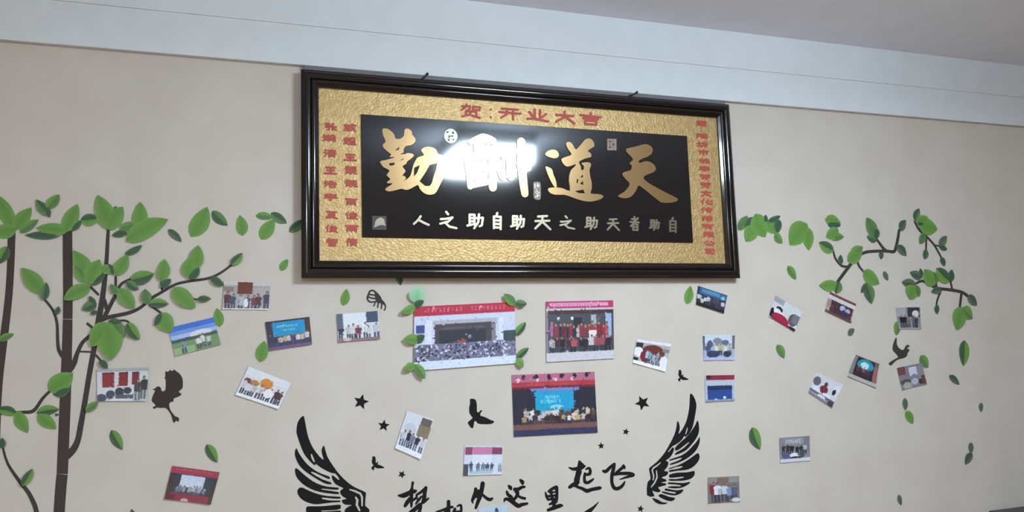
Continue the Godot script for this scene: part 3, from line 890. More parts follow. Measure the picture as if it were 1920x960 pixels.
func loose_leaves() -> void:
	layer = 0.0
	var list := [
		[0, 640, 1.0/3, 626,498,690,612,70,"LD", "two-tone leaf sticker below the photo of red window shutters"],
		[280, 340, 1.0/3, 105,270,182,342,48,"DG", "small dark leaf sticker beside the tree's largest top leaf"],
		[280, 340, 1.0/3, 235,314,327,143,114,"LL", "large bright green leaf sticker between the tree and the plaque"],
		[280, 340, 1.0/3, 353,166,442,250,64,"MD", "dark green leaf sticker touching the tip of the large bright leaf"],
		[280, 340, 1.0/3, 525,307,508,190,74,"LL", "upright green leaf sticker third from the plaque's left side"],
		[280, 340, 1.0/3, 598,193,698,205,48,"LM", "narrow upper left leaf of the three-leaf cluster left of the plaque"],
		[280, 340, 1.0/3, 682,178,774,237,58,"DM", "dark right leaf of the three-leaf cluster left of the plaque"],
		[280, 340, 1.0/3, 630,329,702,213,84,"LL", "lower broad leaf of the three-leaf cluster left of the plaque"],
		[280, 340, 1.0/3, 786,285,875,212,58,"DM", "leaf sticker half tucked behind the plaque's left edge"],
		[280, 340, 1.0/3, 739,504,780,438,48,"LL", "tiny green leaf sticker near the plaque's lower left corner"],
		[280, 340, 1.0/3, 398,818,380,713,64,"LL", "green leaf sticker poking out at the corner of the blue sky photo"],
		[280, 340, 1.0/3, 625,1017,647,897,76,"LL", "green leaf sticker at the lower left corner of the blue stage photo"],
		[280, 640, 1.0/3, 322,578,382,682,64,"LD", "two-tone leaf sticker above the photo with the red stage curtain"],
		[0, 0, 1.0, 256,978,246,954,13,"DD", "dark leaf sticker tip at the bottom edge left of the red curtain photo"],
		[600, 520, 1.0/4.8, 205,257,240,103,90,"LL", "green leaf sticker left of the butterfly"],
		[600, 520, 1.0/4.8, 700,-40,725,75,66,"DM", "dark leaf sticker tip peeping out under the plaque's bottom rail"],
		[1260, 520, 1.0/6, 165,305,210,95,110,"LL", "green leaf sticker left of the tilted dark blue photo under the plaque"],
		[1380, 360, 0.2916667, 13,247,74,153,62,"MM", "leaf at the left end of the overlapping leaf row beside the plaque's right edge"],
		[1380, 360, 0.2916667, 55,227,122,163,58,"DD", "dark second leaf of the overlapping leaf row right of the plaque"],
		[1380, 360, 0.2916667, 122,213,60,320,100,"LL", "hanging bright leaf, leftmost large one of the overlapping leaf row"],
		[1380, 360, 0.2916667, 205,190,285,153,42,"DD", "dark pointed leaf at the upper right of the overlapping leaf row"],
		[1380, 360, 0.2916667, 278,178,264,268,54,"DD", "dark leaf at the right end of the overlapping leaf row"],
		[1380, 360, 0.2916667, 250,262,297,332,54,"LM", "lowest hanging leaf at the right end of the overlapping leaf row"],
		[1380, 360, 0.2916667, 180,202,190,146,38,"DD", "small dark leaf tip in the middle of the overlapping leaf row"],
		[1380, 360, 0.2916667, 122,140,187,292,116,"LL", "largest bright leaf in the middle of the overlapping leaf row"],
		[1380, 360, 0.2916667, 185,188,258,268,84,"LL", "bright leaf right of the largest one in the overlapping leaf row"],
		[1380, 360, 0.2916667, 465,228,466,378,80,"LL", "slim drooping leaf of the big bright leaf pair right of the leaf row"],
		[1380, 360, 0.2916667, 458,203,343,343,140,"LL", "broad round leaf of the big bright leaf pair right of the leaf row"],
		[1380, 360, 0.2916667, 570,180,674,202,78,"LL", "top leaf of the curled leaf group above the forking branch"],
		[1380, 360, 0.2916667, 588,212,674,215,54,"DD", "dark leaf in the curled leaf group above the forking branch"],
		[1380, 360, 0.2916667, 598,293,694,288,62,"LM", "bottom right leaf of the curled leaf group above the forking branch"],
		[1380, 360, 0.2916667, 657,240,576,292,84,"LL", "middle bright leaf of the curled leaf group above the forking branch"],
		[1380, 360, 0.2916667, 331,475,384,564,52,"LM", "single green leaf sticker below the big bright leaf pair"],
		[1380, 360, 0.2916667, 720,922,760,880,42,"GG", "tiny grey-green leaf sticker below the brown tilted photo"],
		[1620, 360, 0.2916667, 124,510,153,570,34,"GG", "tiny grey leaf sticker between the forking branch and the arched branch"],
		[1620, 360, 0.2916667, 214,830,204,924,48,"ML", "leaf sticker hanging behind the small grey photo above the brown bird"],
		[1640, 620, 0.2916667, 292,160,342,238,64,"LM", "leaf sticker over the upper right corner of the tilted brown photo at the far right"],
		[1640, 620, 0.2916667, 577,60,570,230,72,"LD", "largest two-tone leaf sticker falling at the far right"],
		[1640, 620, 0.2916667, 476,289,545,348,44,"DG", "dark leaf sticker below the largest falling leaf at the far right"],
		[1640, 620, 0.2916667, 686,463,683,525,32,"GG", "tiny dark leaf sticker nearest the right edge of the picture"],
		[1640, 620, 0.2916667, 193,432,197,514,40,"GG", "grey upper leaf of the pair under the tilted brown photo"],
		[1640, 620, 0.2916667, 198,518,246,600,56,"LL", "green lower leaf of the pair under the tilted brown photo"],
		[1640, 620, 0.2916667, 617,718,617,792,38,"GG", "upper leaf of the dark pair at the lower far right"],
		[1640, 620, 0.2916667, 627,788,580,862,50,"GD", "lower leaf of the dark pair at the lower far right"],
		[1640, 900, 1.0/12, 535,325,595,575,115,"GG", "small dark leaf sticker at the bottom right, left of the grey cabinet"],
		[1400, 620, 0.2708333, 36,668,92,824,86,"LD", "two-tone leaf sticker above and left of the photo with the grey sign"],
		[1400, 620, 0.2708333, 208,97,259,192,60,"LM", "green leaf sticker above the falling leaf and below the red table photo"],
	]
	for k in list:
		var at := Vector2(k[0], k[1])
		var s: float = k[2]
		var base := at + Vector2(k[3], k[4]) * s
		var tip := at + Vector2(k[5], k[6]) * s
		org = base_point(base if base.y > tip.y else tip)
		var st := start()
		leaf_mesh(st, base, tip, k[7] * s, k[8], 0.0009 + layer)
		layer = fmod(layer + 0.00013, 0.0016)
		single(st, "leaf_sticker", M.leaf_vinyl, k[9], "leaf sticker", "single leaf stickers on the wall")
	# cut-out paper leaves stuck round the large group photograph; they stand off the wall
	var paper := [
		[600, 520, 1.0/4.8, 840,270,925,212,70,"DD", 0.016, "dark leaf folded over the upper left corner of the large group photo"],
		[600, 520, 1.0/4.8, 850,235,885,88,150,"NN", 0.020, "pale mint paper leaf above the upper left corner of the large group photo"],
		[600, 520, 1.0/4.8, 858,255,718,322,82,"LL", 0.018, "bright paper leaf pointing left at the upper left corner of the large group photo"],
		[600, 520, 1.0/4.8, 845,585,932,520,84,"DD", 0.014, "dark paper leaf over the left edge of the large group photo"],
		[600, 520, 1.0/4.8, 892,560,745,550,104,"LL", 0.018, "bright paper leaf in the middle of the left edge of the large group photo"],
		[600, 520, 1.0/4.8, 845,785,752,838,84,"LL", 0.018, "left paper leaf at the lower left corner of the large group photo"],
		[600, 520, 1.0/4.8, 845,780,935,915,92,"LM", 0.016, "drooping paper leaf at the lower left corner of the large group photo"],
		[760, 540, 0.1875, 1092,172,968,62,98,"LM", 0.016, "paper leaf over the upper right corner of the large group photo"],
		[760, 540, 0.1875, 1090,148,1200,160,84,"MD", 0.016, "darker paper leaf outside the upper right corner of the large group photo"],
		[760, 540, 0.1875, 1098,468,1188,342,80,"LD", 0.016, "paper leaf in the middle of the right edge of the large group photo"],
		[760, 540, 0.1875, 1108,695,1218,598,72,"MD", 0.016, "upper paper leaf at the lower right corner of the large group photo"],
		[760, 540, 0.1875, 1106,700,1160,798,80,"LL", 0.014, "lower paper leaf at the lower right corner of the large group photo"],
	]
	for k in paper:
		var at := Vector2(k[0], k[1])
		var s: float = k[2]
		var base := at + Vector2(k[3], k[4]) * s
		var tip := at + Vector2(k[5], k[6]) * s
		org = base_point(base if base.y > tip.y else tip)
		var st := start()
		leaf_mesh(st, base, tip, k[7] * s, k[8], 0.0112, k[9] - 0.008)
		single(st, "paper_leaf", M.leaf_vinyl, k[10], "paper leaf", "paper leaves round the large group photo")


# ------------------------------------------------------------ wings, slogan, birds, stars

func hole_ribbon(a: Array, at: Vector2, s: float) -> PackedVector2Array:
	var left := PackedVector2Array()
	var right := PackedVector2Array()
	var n := a.size() / 3
	for i in n:
		var p := Vector2(a[i * 3], a[i * 3 + 1])
		var i0 := maxi(i - 1, 0)
		var i1 := mini(i + 1, n - 1)
		var d := (Vector2(a[i1 * 3], a[i1 * 3 + 1]) - Vector2(a[i0 * 3], a[i0 * 3 + 1])).normalized()
		var o: Vector2 = Vector2(-d.y, d.x) * a[i * 3 + 2] * 0.5
		left.append(at + (p + o) * s)
		right.append(at + (p - o) * s)
	right.reverse()
	left.append_array(right)
	return on_wall(left)


func wing(label: String, at: Vector2, s: float, body: Array, slits: Array, feathers: Array, base: Vector2) -> void:
	var t := thing("wing_sticker", base_point(base), label, "wall sticker", "pair of black wing stickers")
	var st := start()
	var hol := []
	for h in slits:
		hol.append(hole_ribbon(h, at, s))
	extrude(st, on_wall(rounded(pts(body, at, s), 2)), 0.0, 0.0008, hol)
	put(st, "wing_body", M.vinyl_black, t)
	for f in feathers:
		st = start()
		extrude(st, on_wall(rounded(pts(f, at, s), 2)), 0.0, 0.0008)
		put(st, "feather", M.vinyl_black, t)


func wings() -> void:
	wing("black wing sticker spreading to the left, cut off by the picture's bottom edge", Vector2(545, 770), 0.19802,
		[120,50,95,65,65,115,55,190,60,230,90,320,125,405,170,465,210,505,230,518,238,503,280,535,350,575,400,592,425,596,460,645,450,653,400,612,390,620,395,650,420,690,460,715,500,735,472,755,470,780,490,810,530,835,487,845,490,870,520,890,580,893,545,910,512,940,520,985,560,1010,520,1040,560,1080,600,1150,690,1170,735,1050,745,935,705,900,712,800,708,772,650,745,590,715,530,670,460,600,400,520,345,430,320,340,305,337,293,375,300,420,312,465,270,430,210,350,170,260,150,180,130,70],
		[[195,410,10, 205,445,20, 225,485,14], [556,745,12, 610,762,20, 660,785,20, 676,820,20, 676,905,14], [612,815,14, 632,845,24, 626,890,24, 655,950,16]],
		[[55,355,40,385,42,430,70,500,120,560,190,610,270,660,330,690,378,697,383,680,300,650,200,592,205,578,280,610,360,648,368,625,300,600,230,565,160,510,110,450,75,395],
		[45,545,42,585,60,635,110,690,190,740,280,770,380,785,448,790,450,770,300,748,305,738,400,747,448,747,450,728,350,720,250,690,170,640,110,590,70,555],
		[90,728,68,745,65,780,90,825,140,860,220,885,300,880,400,868,463,865,465,850,380,850,302,836,304,822,400,832,465,833,467,815,350,808,260,790,180,760,120,732],
		[155,908,145,930,150,965,190,1000,300,1000,440,985,475,965,470,945,400,950,300,955,300,945,400,942,468,930,475,905,465,890,400,895,280,905,200,905],
		[240,1020,250,1060,330,1085,440,1060,500,1020,470,1000,380,1012],
		[330,1105,350,1135,430,1140,510,1100,540,1050,500,1050,420,1085]], Vector2(650, 1000))
	wing("black wing sticker spreading to the right, beside the slogan's last character", Vector2(1200, 730), 0.125,
		[765,65,748,85,740,250,720,380,690,490,640,590,590,660,578,655,590,620,595,560,575,485,555,490,545,570,515,680,450,810,370,950,270,1070,200,1130,150,1170,135,1200,150,1280,155,1350,112,1400,105,1590,205,1605,210,1580,185,1525,200,1525,270,1545,310,1520,270,1470,380,1440,385,1410,310,1400,390,1380,385,1350,320,1325,380,1300,415,1270,415,1230,360,1225,410,1160,425,1090,385,1070,440,1030,490,960,510,890,490,870,470,890,430,940,420,930,470,870,500,845,580,800,640,740,665,695,680,715,740,660,790,560,820,420,845,260,835,180,800,100],
		[[712,572,10, 700,620,18, 684,675,12], [310,1095,12, 260,1140,22, 200,1180,24, 182,1215,22, 205,1300,22, 195,1365,16], [245,1215,16, 255,1320,24, 220,1400,24, 165,1470,16]],
		[[865,465,830,530,780,610,710,700,620,780,530,870,535,920,600,890,730,790,725,812,640,892,545,945,520,985,600,960,700,905,780,820,840,740,880,650,885,560],
		[890,715,850,780,780,860,700,940,600,1000,450,1050,448,1072,560,1040,630,1025,600,1055,520,1090,455,1115,455,1135,560,1105,680,1050,780,980,850,900,890,810,897,740],
		[875,960,840,970,760,1030,650,1100,540,1150,440,1180,438,1197,540,1165,635,1150,620,1175,540,1197,440,1212,445,1240,560,1220,680,1210,770,1180,850,1110,890,1040,890,990],
		[800,1225,700,1245,560,1250,450,1275,435,1300,450,1325,550,1320,655,1310,640,1328,540,1345,440,1345,440,1370,560,1372,680,1365,780,1330,820,1270,815,1230],
		[740,1388,650,1405,540,1400,430,1395,422,1420,520,1425,610,1440,600,1455,500,1452,420,1460,430,1475,520,1485,620,1475,700,1440,748,1405],
		[640,1500,560,1515,450,1500,385,1485,372,1515,450,1530,535,1545,520,1565,430,1550,340,1530,330,1550,430,1580,530,1590,610,1560,645,1520],
		[515,1625,430,1610,320,1570,275,1600,350,1645,430,1675,490,1672,522,1645],
		[405,1700,330,1690,260,1650,190,1630,190,1650,240,1700,310,1725,380,1720,410,1705]], Vector2(1225, 950))


func slogan() -> void:
	var D := Vector2(740, 890)
	var s1 := 0.072917
	var G := Vector2(870, 890)
	var H := Vector2(1005, 855)
	var s2 := 0.10935
	var chars := [
		["梦", D, s1, [[465,205,72, 450,300,58, 440,400,90], [95,535,46, 230,535,130, 400,460,120, 520,425,95, 555,415,50], [430,400,100, 430,560,90, 430,700,80, 430,825,50], [400,600,80, 330,700,110, 265,805,80], [470,660,60, 560,590,70], [575,510,60, 680,445,70, 800,345,90], [800,335,84, 770,480,100, 755,620,110, 700,740,60], [560,520,50, 570,610,60], [872,605,40, 820,650,62, 740,715,70], [690,560,50, 610,655,72, 540,755,40], [650,775,110, 530,880,110, 420,975,120, 330,1060,60], [670,800,80, 650,900,90, 600,1010,90, 480,1130,50]]],
		["想", D, s1, [[1385,690,92, 1385,800,96, 1390,1000,90], [1075,960,50, 1250,905,64, 1400,845,84, 1490,830,56], [1370,880,70, 1250,1010,60], [1550,880,74, 1500,1000,84], [1605,812,40, 1690,780,66, 1712,860,66, 1700,1010,70], [1530,950,50, 1690,940,50], [1180,1130,60, 1220,1180,60], [1330,1100,50, 1400,1200,70, 1560,1190,60], [1600,1080,50, 1660,1140,60]]],
		["从", G, s1, [[300,365,84, 300,450,110, 260,560,110, 212,670,70, 232,735,24], [480,225,112, 460,360,112, 420,540,110, 350,720,92, 300,860,62], [380,410,70, 345,560,100], [470,505,60, 560,590,80, 660,640,92, 728,610,56]]],
		["这", G, s1, [[1450,140,66, 1500,195,112, 1510,255,40], [1155,290,66, 1190,335,112, 1215,385,40], [1300,375,90, 1400,370,90, 1480,325,80, 1555,315,62], [1310,380,86, 1360,440,112, 1370,520,90, 1310,610,80, 1250,670,70], [1380,530,60, 1450,580,72, 1560,610,74], [1100,435,60, 1130,510,84, 1200,570,100, 1250,650,90], [1035,680,46, 1060,625,72, 1150,640,90, 1250,700,112, 1390,800,112, 1480,770,92, 1625,742,62]]],
		["里", H, s2, [[160,622,22, 180,690,50, 205,752,34], [215,605,40, 280,560,52, 345,535,66], [350,540,66, 358,640,50, 350,740,60, 340,795,40], [215,690,44, 350,675,40], [262,590,44, 268,680,44, 300,790,66, 312,870,60], [235,630,30, 350,615,30], [232,828,34, 290,805,56, 350,785,40], [215,745,40, 345,730,40], [205,928,48, 290,895,70, 400,855,70, 440,848,50]]],
		["起", H, s2, [[745,95,44, 738,200,70], [760,110,40, 800,160,60, 840,172,24], [568,198,24, 640,225,54, 760,205,80, 840,170,30], [740,200,60, 735,270,100, 715,340,90, 700,410,100, 690,480,80], [575,535,56, 640,490,72, 720,450,60], [640,490,60, 700,525,46, 800,562,56, 875,598,70, 950,575,60, 1080,550,62, 1100,547,52], [858,228,30, 905,205,44, 928,245,50, 918,305,60, 860,320,44], [840,300,46, 828,380,48, 842,445,58, 890,455,54, 950,420,44, 985,392,26]]],
		["飞", H, s2, [[1155,258,46, 1200,262,62, 1270,195,56, 1342,138,50], [1342,138,50, 1325,230,62, 1302,330,60, 1300,450,56, 1335,540,62, 1390,560,64, 1460,528,56, 1500,480,44, 1522,435,18], [1498,168,52, 1516,205,40], [1505,180,56, 1440,235,52, 1360,310,60], [1320,315,50, 1450,300,54, 1600,300,62, 1660,322,70], [1665,335,44, 1560,360,44, 1435,402,14]]],
	]
	var words := {"梦": "first character 梦", "想": "second character 想", "从": "third character 从", "这": "fourth character 这", "里": "fifth character 里", "起": "sixth character 起", "飞": "last character 飞"}
	for c in chars:
		var at: Vector2 = c[1]
		var s: float = c[2]
		var low := Vector2(0, -1e9)
		for k in c[3]:
			for i in range(0, k.size(), 3):
				var p := at + Vector2(k[i], k[i + 1]) * s
				if p.y > low.y: low = p
		org = base_point(low)
		var st := start()
		var n := 0
		for k in c[3]:
			ribbon(st, k, at, s, 0.0, 0.0008 + n * 0.00001)
			n += 1
		single(st, "character_sticker", M.vinyl_black, "black brush-written wall sticker, %s of the slogan" % words[c[0]], "lettering", "characters of the black wall slogan")
	org = base_point(H + Vector2(850, 990) * s2)
	var st := start()
	ribbon(st, [1075,785,8, 1000,868,42, 930,930,70, 850,990,80, 780,1060,60], H, s2, 0.0, 0.0008)
	single(st, "brush_stroke_sticker", M.vinyl_black, "slanting black brush stroke sticker below the slogan's sixth character", "wall sticker")


func star(c: Vector2, r: float, turn: float, label: String) -> void:
	org = base_point(c + Vector2(0, r))
	var p := PackedVector2Array()
	for i in 10:
		var a := turn - PI / 2 + TAU * i / 10.0
		p.append(c + Vector2(cos(a), sin(a)) * (r if i % 2 == 0 else r * 0.45))
	var st := start()
	extrude(st, on_wall(p), 0.0, 0.0008)
	single(st, "star_sticker", M.vinyl_black, label, "star sticker", "black star stickers")


func silhouette(called: String, outline: Array, at: Vector2, s: Vector2, m: Material, label: String, group := "") -> void:
	var p := PackedVector2Array()
	var low := Vector2(0, -1e9)
	for i in range(0, outline.size(), 2):
		var q := at + Vector2(outline[i], outline[i + 1]) * s
		p.append(q)
		if q.y > low.y: low = q
	org = base_point(low)
	var st := start()
	extrude(st, on_wall(rounded(p, 2)), 0.0, 0.0009)
	single(st, called, m, label, "bird sticker", group)


func birds_and_stars() -> void:
	star(Vector2(677, 753.5), 15, 0.25, "largest black star sticker above the left wing")
	star(Vector2(719.5, 798), 11.5, 0.12, "mid-sized black star sticker between the left wing and the tilted group photo")
	star(Vector2(753.5, 889.5), 7.8, 0.5, "small black star sticker just above the slogan's first character")
	star(Vector2(1204.5, 755.5), 14.5, -0.45, "largest black star sticker left of the right wing's tip")
	star(Vector2(1173.5, 809.5), 6.8, 0.2, "small black star sticker below the largest right star")
	star(Vector2(1127, 836), 6.8, -0.1, "small black star sticker above the slogan's sixth character")
	star(Vector2(1201, 954), 7, 0.15, "small black star sticker at the bottom edge under the right wing")
	var fly := [225,110,330,110,375,150,400,280,400,430,450,455,480,410,535,400,525,430,490,480,490,540,560,560,660,600,760,655,845,685,790,745,600,760,430,745,385,690,340,680,320,760,300,855,245,850,165,730,185,690,280,610,275,570,225,510,200,420,205,310,225,220]
	silhouette("bird_sticker", fly, Vector2(865, 740), Vector2(0.0729, 0.0729), M.vinyl_black, "largest black flying bird sticker left of the stage photo", "black flying bird stickers")
	silhouette("bird_sticker", fly, Vector2(690, 852), Vector2(0.0363, 0.0345), M.vinyl_black, "small black flying bird sticker right of the left wing", "black flying bird stickers")
	silhouette("bird_sticker", fly, Vector2(1266, 690.5), Vector2(0.0294, 0.029), M.vinyl_black, "small black flying bird sticker above the right wing's tip", "black flying bird stickers")
	silhouette("bird_sticker", [50,390,90,380,120,350,160,345,190,370,195,415,225,425,265,395,268,240,245,210,262,190,262,105,285,95,305,110,340,70,365,95,410,70,440,95,500,140,540,210,550,290,540,380,480,430,525,465,515,490,460,520,400,545,395,590,345,605,325,640,340,720,380,780,420,830,485,860,475,925,440,905,400,945,380,900,360,820,310,740,260,695,190,698,120,690,85,715,55,685,95,665,95,640,50,600,40,560,60,490,85,440,90,410], Vector2(280, 685), Vector2(0.11457, 0.11457), M.vinyl_brown, "dark brown bird sticker with fanned tail beside the photo of red shutters")
	silhouette("bird_sticker", [215,70,230,90,230,180,265,240,310,270,345,265,370,215,400,188,435,195,425,225,395,250,425,260,435,280,405,330,395,370,350,405,280,420,215,450,165,500,130,530,95,495,150,450,220,410,250,380,190,310,162,270,165,200,190,120], Vector2(1655, 625), Vector2(0.11455, 0.11455), M.vinyl_umber, "dark grey brown swooping bird sticker at the far right")
	var at := Vector2(680, 535)
	var s := 0.052083
	org = base_point(at + Vector2(770, 915) * s)
	var st := start()
	var n := 0
	for k in [[470,340,60, 435,225,64, 340,185,64, 250,225,64, 215,320,70, 175,420,70, 180,520,60, 265,598,60, 380,600,56, 480,580,60], [240,330,60, 340,340,56, 480,370,60], [210,420,60, 330,462,56, 480,485,60], [430,215,56, 540,350,100, 600,470,150, 630,560,170, 740,630,100, 815,740,52, 810,840,50, 775,900,48], [500,400,120, 540,560,130], [445,640,54, 400,745,44], [560,640,60, 535,800,46], [690,640,60, 672,835,50]]:
		ribbon(st, k, at, s, 0.0, 0.0008 + n * 0.00001)
		n += 1
	single(st, "butterfly_sticker", M.vinyl_grey, "dark grey outlined butterfly sticker below the plaque's left half", "butterfly sticker")


# ------------------------------------------------------------ photographs

func ell(im: Image, cx: float, cy: float, rx: float, ry: float, c: Color) -> void:
	for y in range(maxi(0, int(cy - ry)), mini(im.get_height(), int(cy + ry) + 2)):
		for x in range(maxi(0, int(cx - rx)), mini(im.get_width(), int(cx + rx) + 2)):
			var d := Vector2((x + 0.5 - cx) / rx, (y + 0.5 - cy) / ry)
			if d.length_squared() <= 1.0:
				im.set_pixel(x, y, c)


# What is printed on a photograph: rectangles, ellipses, rows of people and lines of small print, in percent of the print.
func print_on(draws: Array, w: int, h: int) -> ImageTexture:
	var im := Image.create(w, h, false, Image.FORMAT_RGBA8)
	var kx := w / 100.0
	var ky := h / 100.0
	for d in draws:
		match d[0]:
			"r":
				im.fill_rect(Rect2i(int(d[1] * kx), int(d[2] * ky), maxi(1, int(ceil((d[3] - d[1]) * kx))), maxi(1, int(ceil((d[4] - d[2]) * ky)))), Color(d[5]))
			"e":
				ell(im, d[1] * kx, d[2] * ky, d[3] * kx, d[4] * ky, Color(d[5]))
			"t":    # a line of small characters: x0, y, x1, height, count, colour
				var n: int = d[5]
				for i in n:
					var cw: float = (d[3] - d[1]) / n * kx
					var x: float = d[1] * kx + i * cw
					for k in 4:
						if rng.randf() < 0.5:
							im.fill_rect(Rect2i(int(x + cw * 0.1), int((d[2] + d[4] * k / 4.0) * ky), maxi(1, int(cw * 0.7)), maxi(1, int(d[4] * ky / 7.0))), Color(d[6]))
						else:
							im.fill_rect(Rect2i(int(x + cw * rng.randf_range(0.1, 0.6)), int(d[2] * ky), maxi(1, int(cw * 0.16)), maxi(1, int(d[4] * ky * 0.9))), Color(d[6]))
			"p":    # people in a row: count, x0, x1, foot, height, shirts, trousers
				var n: int = d[1]
				for i in n:
					var x: float = lerpf(d[2], d[3], (i + 0.5) / n + rng.randf_range(-0.25, 0.25) / n) * kx
					var ht: float = d[5] * ky * rng.randf_range(0.84, 1.08)
					var foot: float = d[4] * ky + rng.randf_range(-0.05, 0.03) * ht
					var shirts: Array = d[6]
					var c := Color(shirts[rng.randi() % shirts.size()]).darkened(rng.randf_range(0.0, 0.2))
					var bw: float = minf((d[3] - d[2]) / n * kx * 0.56, ht * 0.24) * rng.randf_range(0.85, 1.25)
					var legs: float = ht * rng.randf_range(0.34, 0.46)
					var lean := rng.randf_range(-0.25, 0.25) * bw
					var tr := Color(d[7]).lightened(rng.randf_range(0.0, 0.14))
					im.fill_rect(Rect2i(int(x - bw * 0.75 + lean), int(foot - legs), maxi(1, int(bw * 0.62)), int(legs) + 1), tr)
					im.fill_rect(Rect2i(int(x + bw * 0.1 + lean), int(foot - legs), maxi(1, int(bw * 0.62)), int(legs) + 1), tr)
					im.fill_rect(Rect2i(int(x - bw * 0.8), int(foot - ht * 0.74), maxi(1, int(bw * 1.6)), int(ht * 0.36) + 1), c)
					ell(im, x, foot - ht * 0.70, bw * 1.0, ht * 0.12, c)
					if rng.randf() < 0.6:
						im.fill_rect(Rect2i(int(x + bw * rng.randf_range(-1.1, 0.7)), int(foot - ht * 0.66), maxi(1, int(bw * 0.4)), int(ht * 0.26) + 1), c.darkened(0.25))
					ell(im, x + lean, foot - ht * 0.885, ht * 0.062, ht * 0.085, Color("4a3c38"))
					ell(im, x + lean, foot - ht * 0.86, ht * 0.05, ht * 0.062, Color("a98474"))
			"s":    # a crowd seen from afar: x0, y0, x1, y1, count, colours
				for i in d[5]:
					var cs: Array = d[6]
					ell(im, rng.randf_range(d[1], d[3]) * kx, rng.randf_range(d[2], d[4]) * ky, rng.randf_range(0.5, 1.3) * kx, rng.randf_range(0.9, 2.2) * ky, Color(cs[rng.randi() % cs.size()]))
	for i in 260:    # break up the hard edges with dabs of the neighbouring colours
		var px := rng.randi_range(2, w - 3)
		var py := rng.randi_range(2, h - 3)
		var c := im.get_pixel(px, py).darkened(rng.randf_range(-0.06, 0.12)).clamp()
		ell(im, px + rng.randf_range(-2.6, 2.6) * kx, py + rng.randf_range(-2.6, 2.6) * ky, rng.randf_range(0.5, 1.5) * kx, rng.randf_range(0.7, 2.2) * ky, c)
	for y in h:
		for x in w:
			var g := rng.randf_range(0.92, 1.06)
			var c := im.get_pixel(x, y)
			im.set_pixel(x, y, Color(minf(c.r * g, 1.0), minf(c.g * g, 1.0), minf(c.b * g, 1.0)))
	var soft := 0.5 if w < 200 else 0.66
	im.resize(int(w * soft), int(h * soft), Image.INTERPOLATE_BILINEAR)
	im.resize(w, h, Image.INTERPOLATE_CUBIC)
	return ImageTexture.create_from_image(im)


func photo(label: String, c: Array, thick: float, curl: float, draws: Array, w := 150, h := 100, group := "small photo prints on the wall") -> void:
	var tex := print_on(draws, w, h)
	var m := StandardMaterial3D.new()
	m.resource_name = "print"
	m.albedo_texture = tex
	m.albedo_color = Color(0.97, 0.97, 0.98)
	m.roughness = 0.42
	m.texture_repeat = false
	var q := []
	var low := Vector2(0, 1e9)
	for i in 4:
		var p := wp(Vector2(c[i * 2], c[i * 2 + 1]), thick)
		q.append(p)
		if p.y < low.y: low = p
	org = v3(low, 0.0)
	var nx := 8
	var ny := 6
	var grid := []
	for j in ny + 1:
		var row := []
		for i in nx + 1:
			var u := float(i) / nx
			var v := float(j) / ny
			var p: Vector2 = q[0].lerp(q[1], u).lerp(q[3].lerp(q[2], u), v)
			var e := pow(2.0 * absf(v - 0.45), 2.0) * 0.6 + pow(2.0 * absf(u - 0.5), 2.0) * 0.5
			row.append(v3(p, thick + 0.0015 * signf(curl) + curl * e))
		grid.append(row)
	var mesh := ArrayMesh.new()
	var st := start()
	for j in ny:
		for i in nx:
			for t in [[0, 0, 1, 0, 1, 1], [0, 0, 1, 1, 0, 1]]:
				for k in 3:
					var x: int = i + t[k * 2]
					var y: int = j + t[k * 2 + 1]
					st.set_uv(Vector2(float(x) / nx, float(y) / ny))
					st.set_smooth_group(1)
					st.add_vertex(grid[y][x] - org)
	st.generate_normals()
	st.commit(mesh)
	st = start()
	var back := Vector3(0, 0, thick if thick > 0.002 else 0.0005)
	for e in 4:
		var n: int = nx if e % 2 == 0 else ny
		for k in n:
			var a: Vector3
			var b: Vector3
			match e:
				0:
					a = grid[0][k]
					b = grid[0][k + 1]
				1:
					a = grid[k][nx]
					b = grid[k + 1][nx]
				2:
					a = grid[ny][k]
					b = grid[ny][k + 1]
				3:
					a = grid[k][0]
					b = grid[k + 1][0]
			var nn: Vector3 = [Vector3.UP, Vector3.RIGHT, Vector3.DOWN, Vector3.LEFT][e]
			quad(st, a, b, b - back, a - back, nn)
	for j in ny:
		for i in nx:
			quad(st, grid[j][i] - back, grid[j][i + 1] - back, grid[j + 1][i + 1] - back, grid[j + 1][i] - back, Vector3.FORWARD)
	st.commit(mesh)
	var o := MeshInstance3D.new()
	o.name = numbered("photo_print")
	o.mesh = mesh
	o.set_surface_override_material(0, m)
	o.set_surface_override_material(1, M.foam_edge if thick > 0.002 else M.photo_paper)
	add_child(o)
	o.position = org
	tag(o, label, "photograph", group)


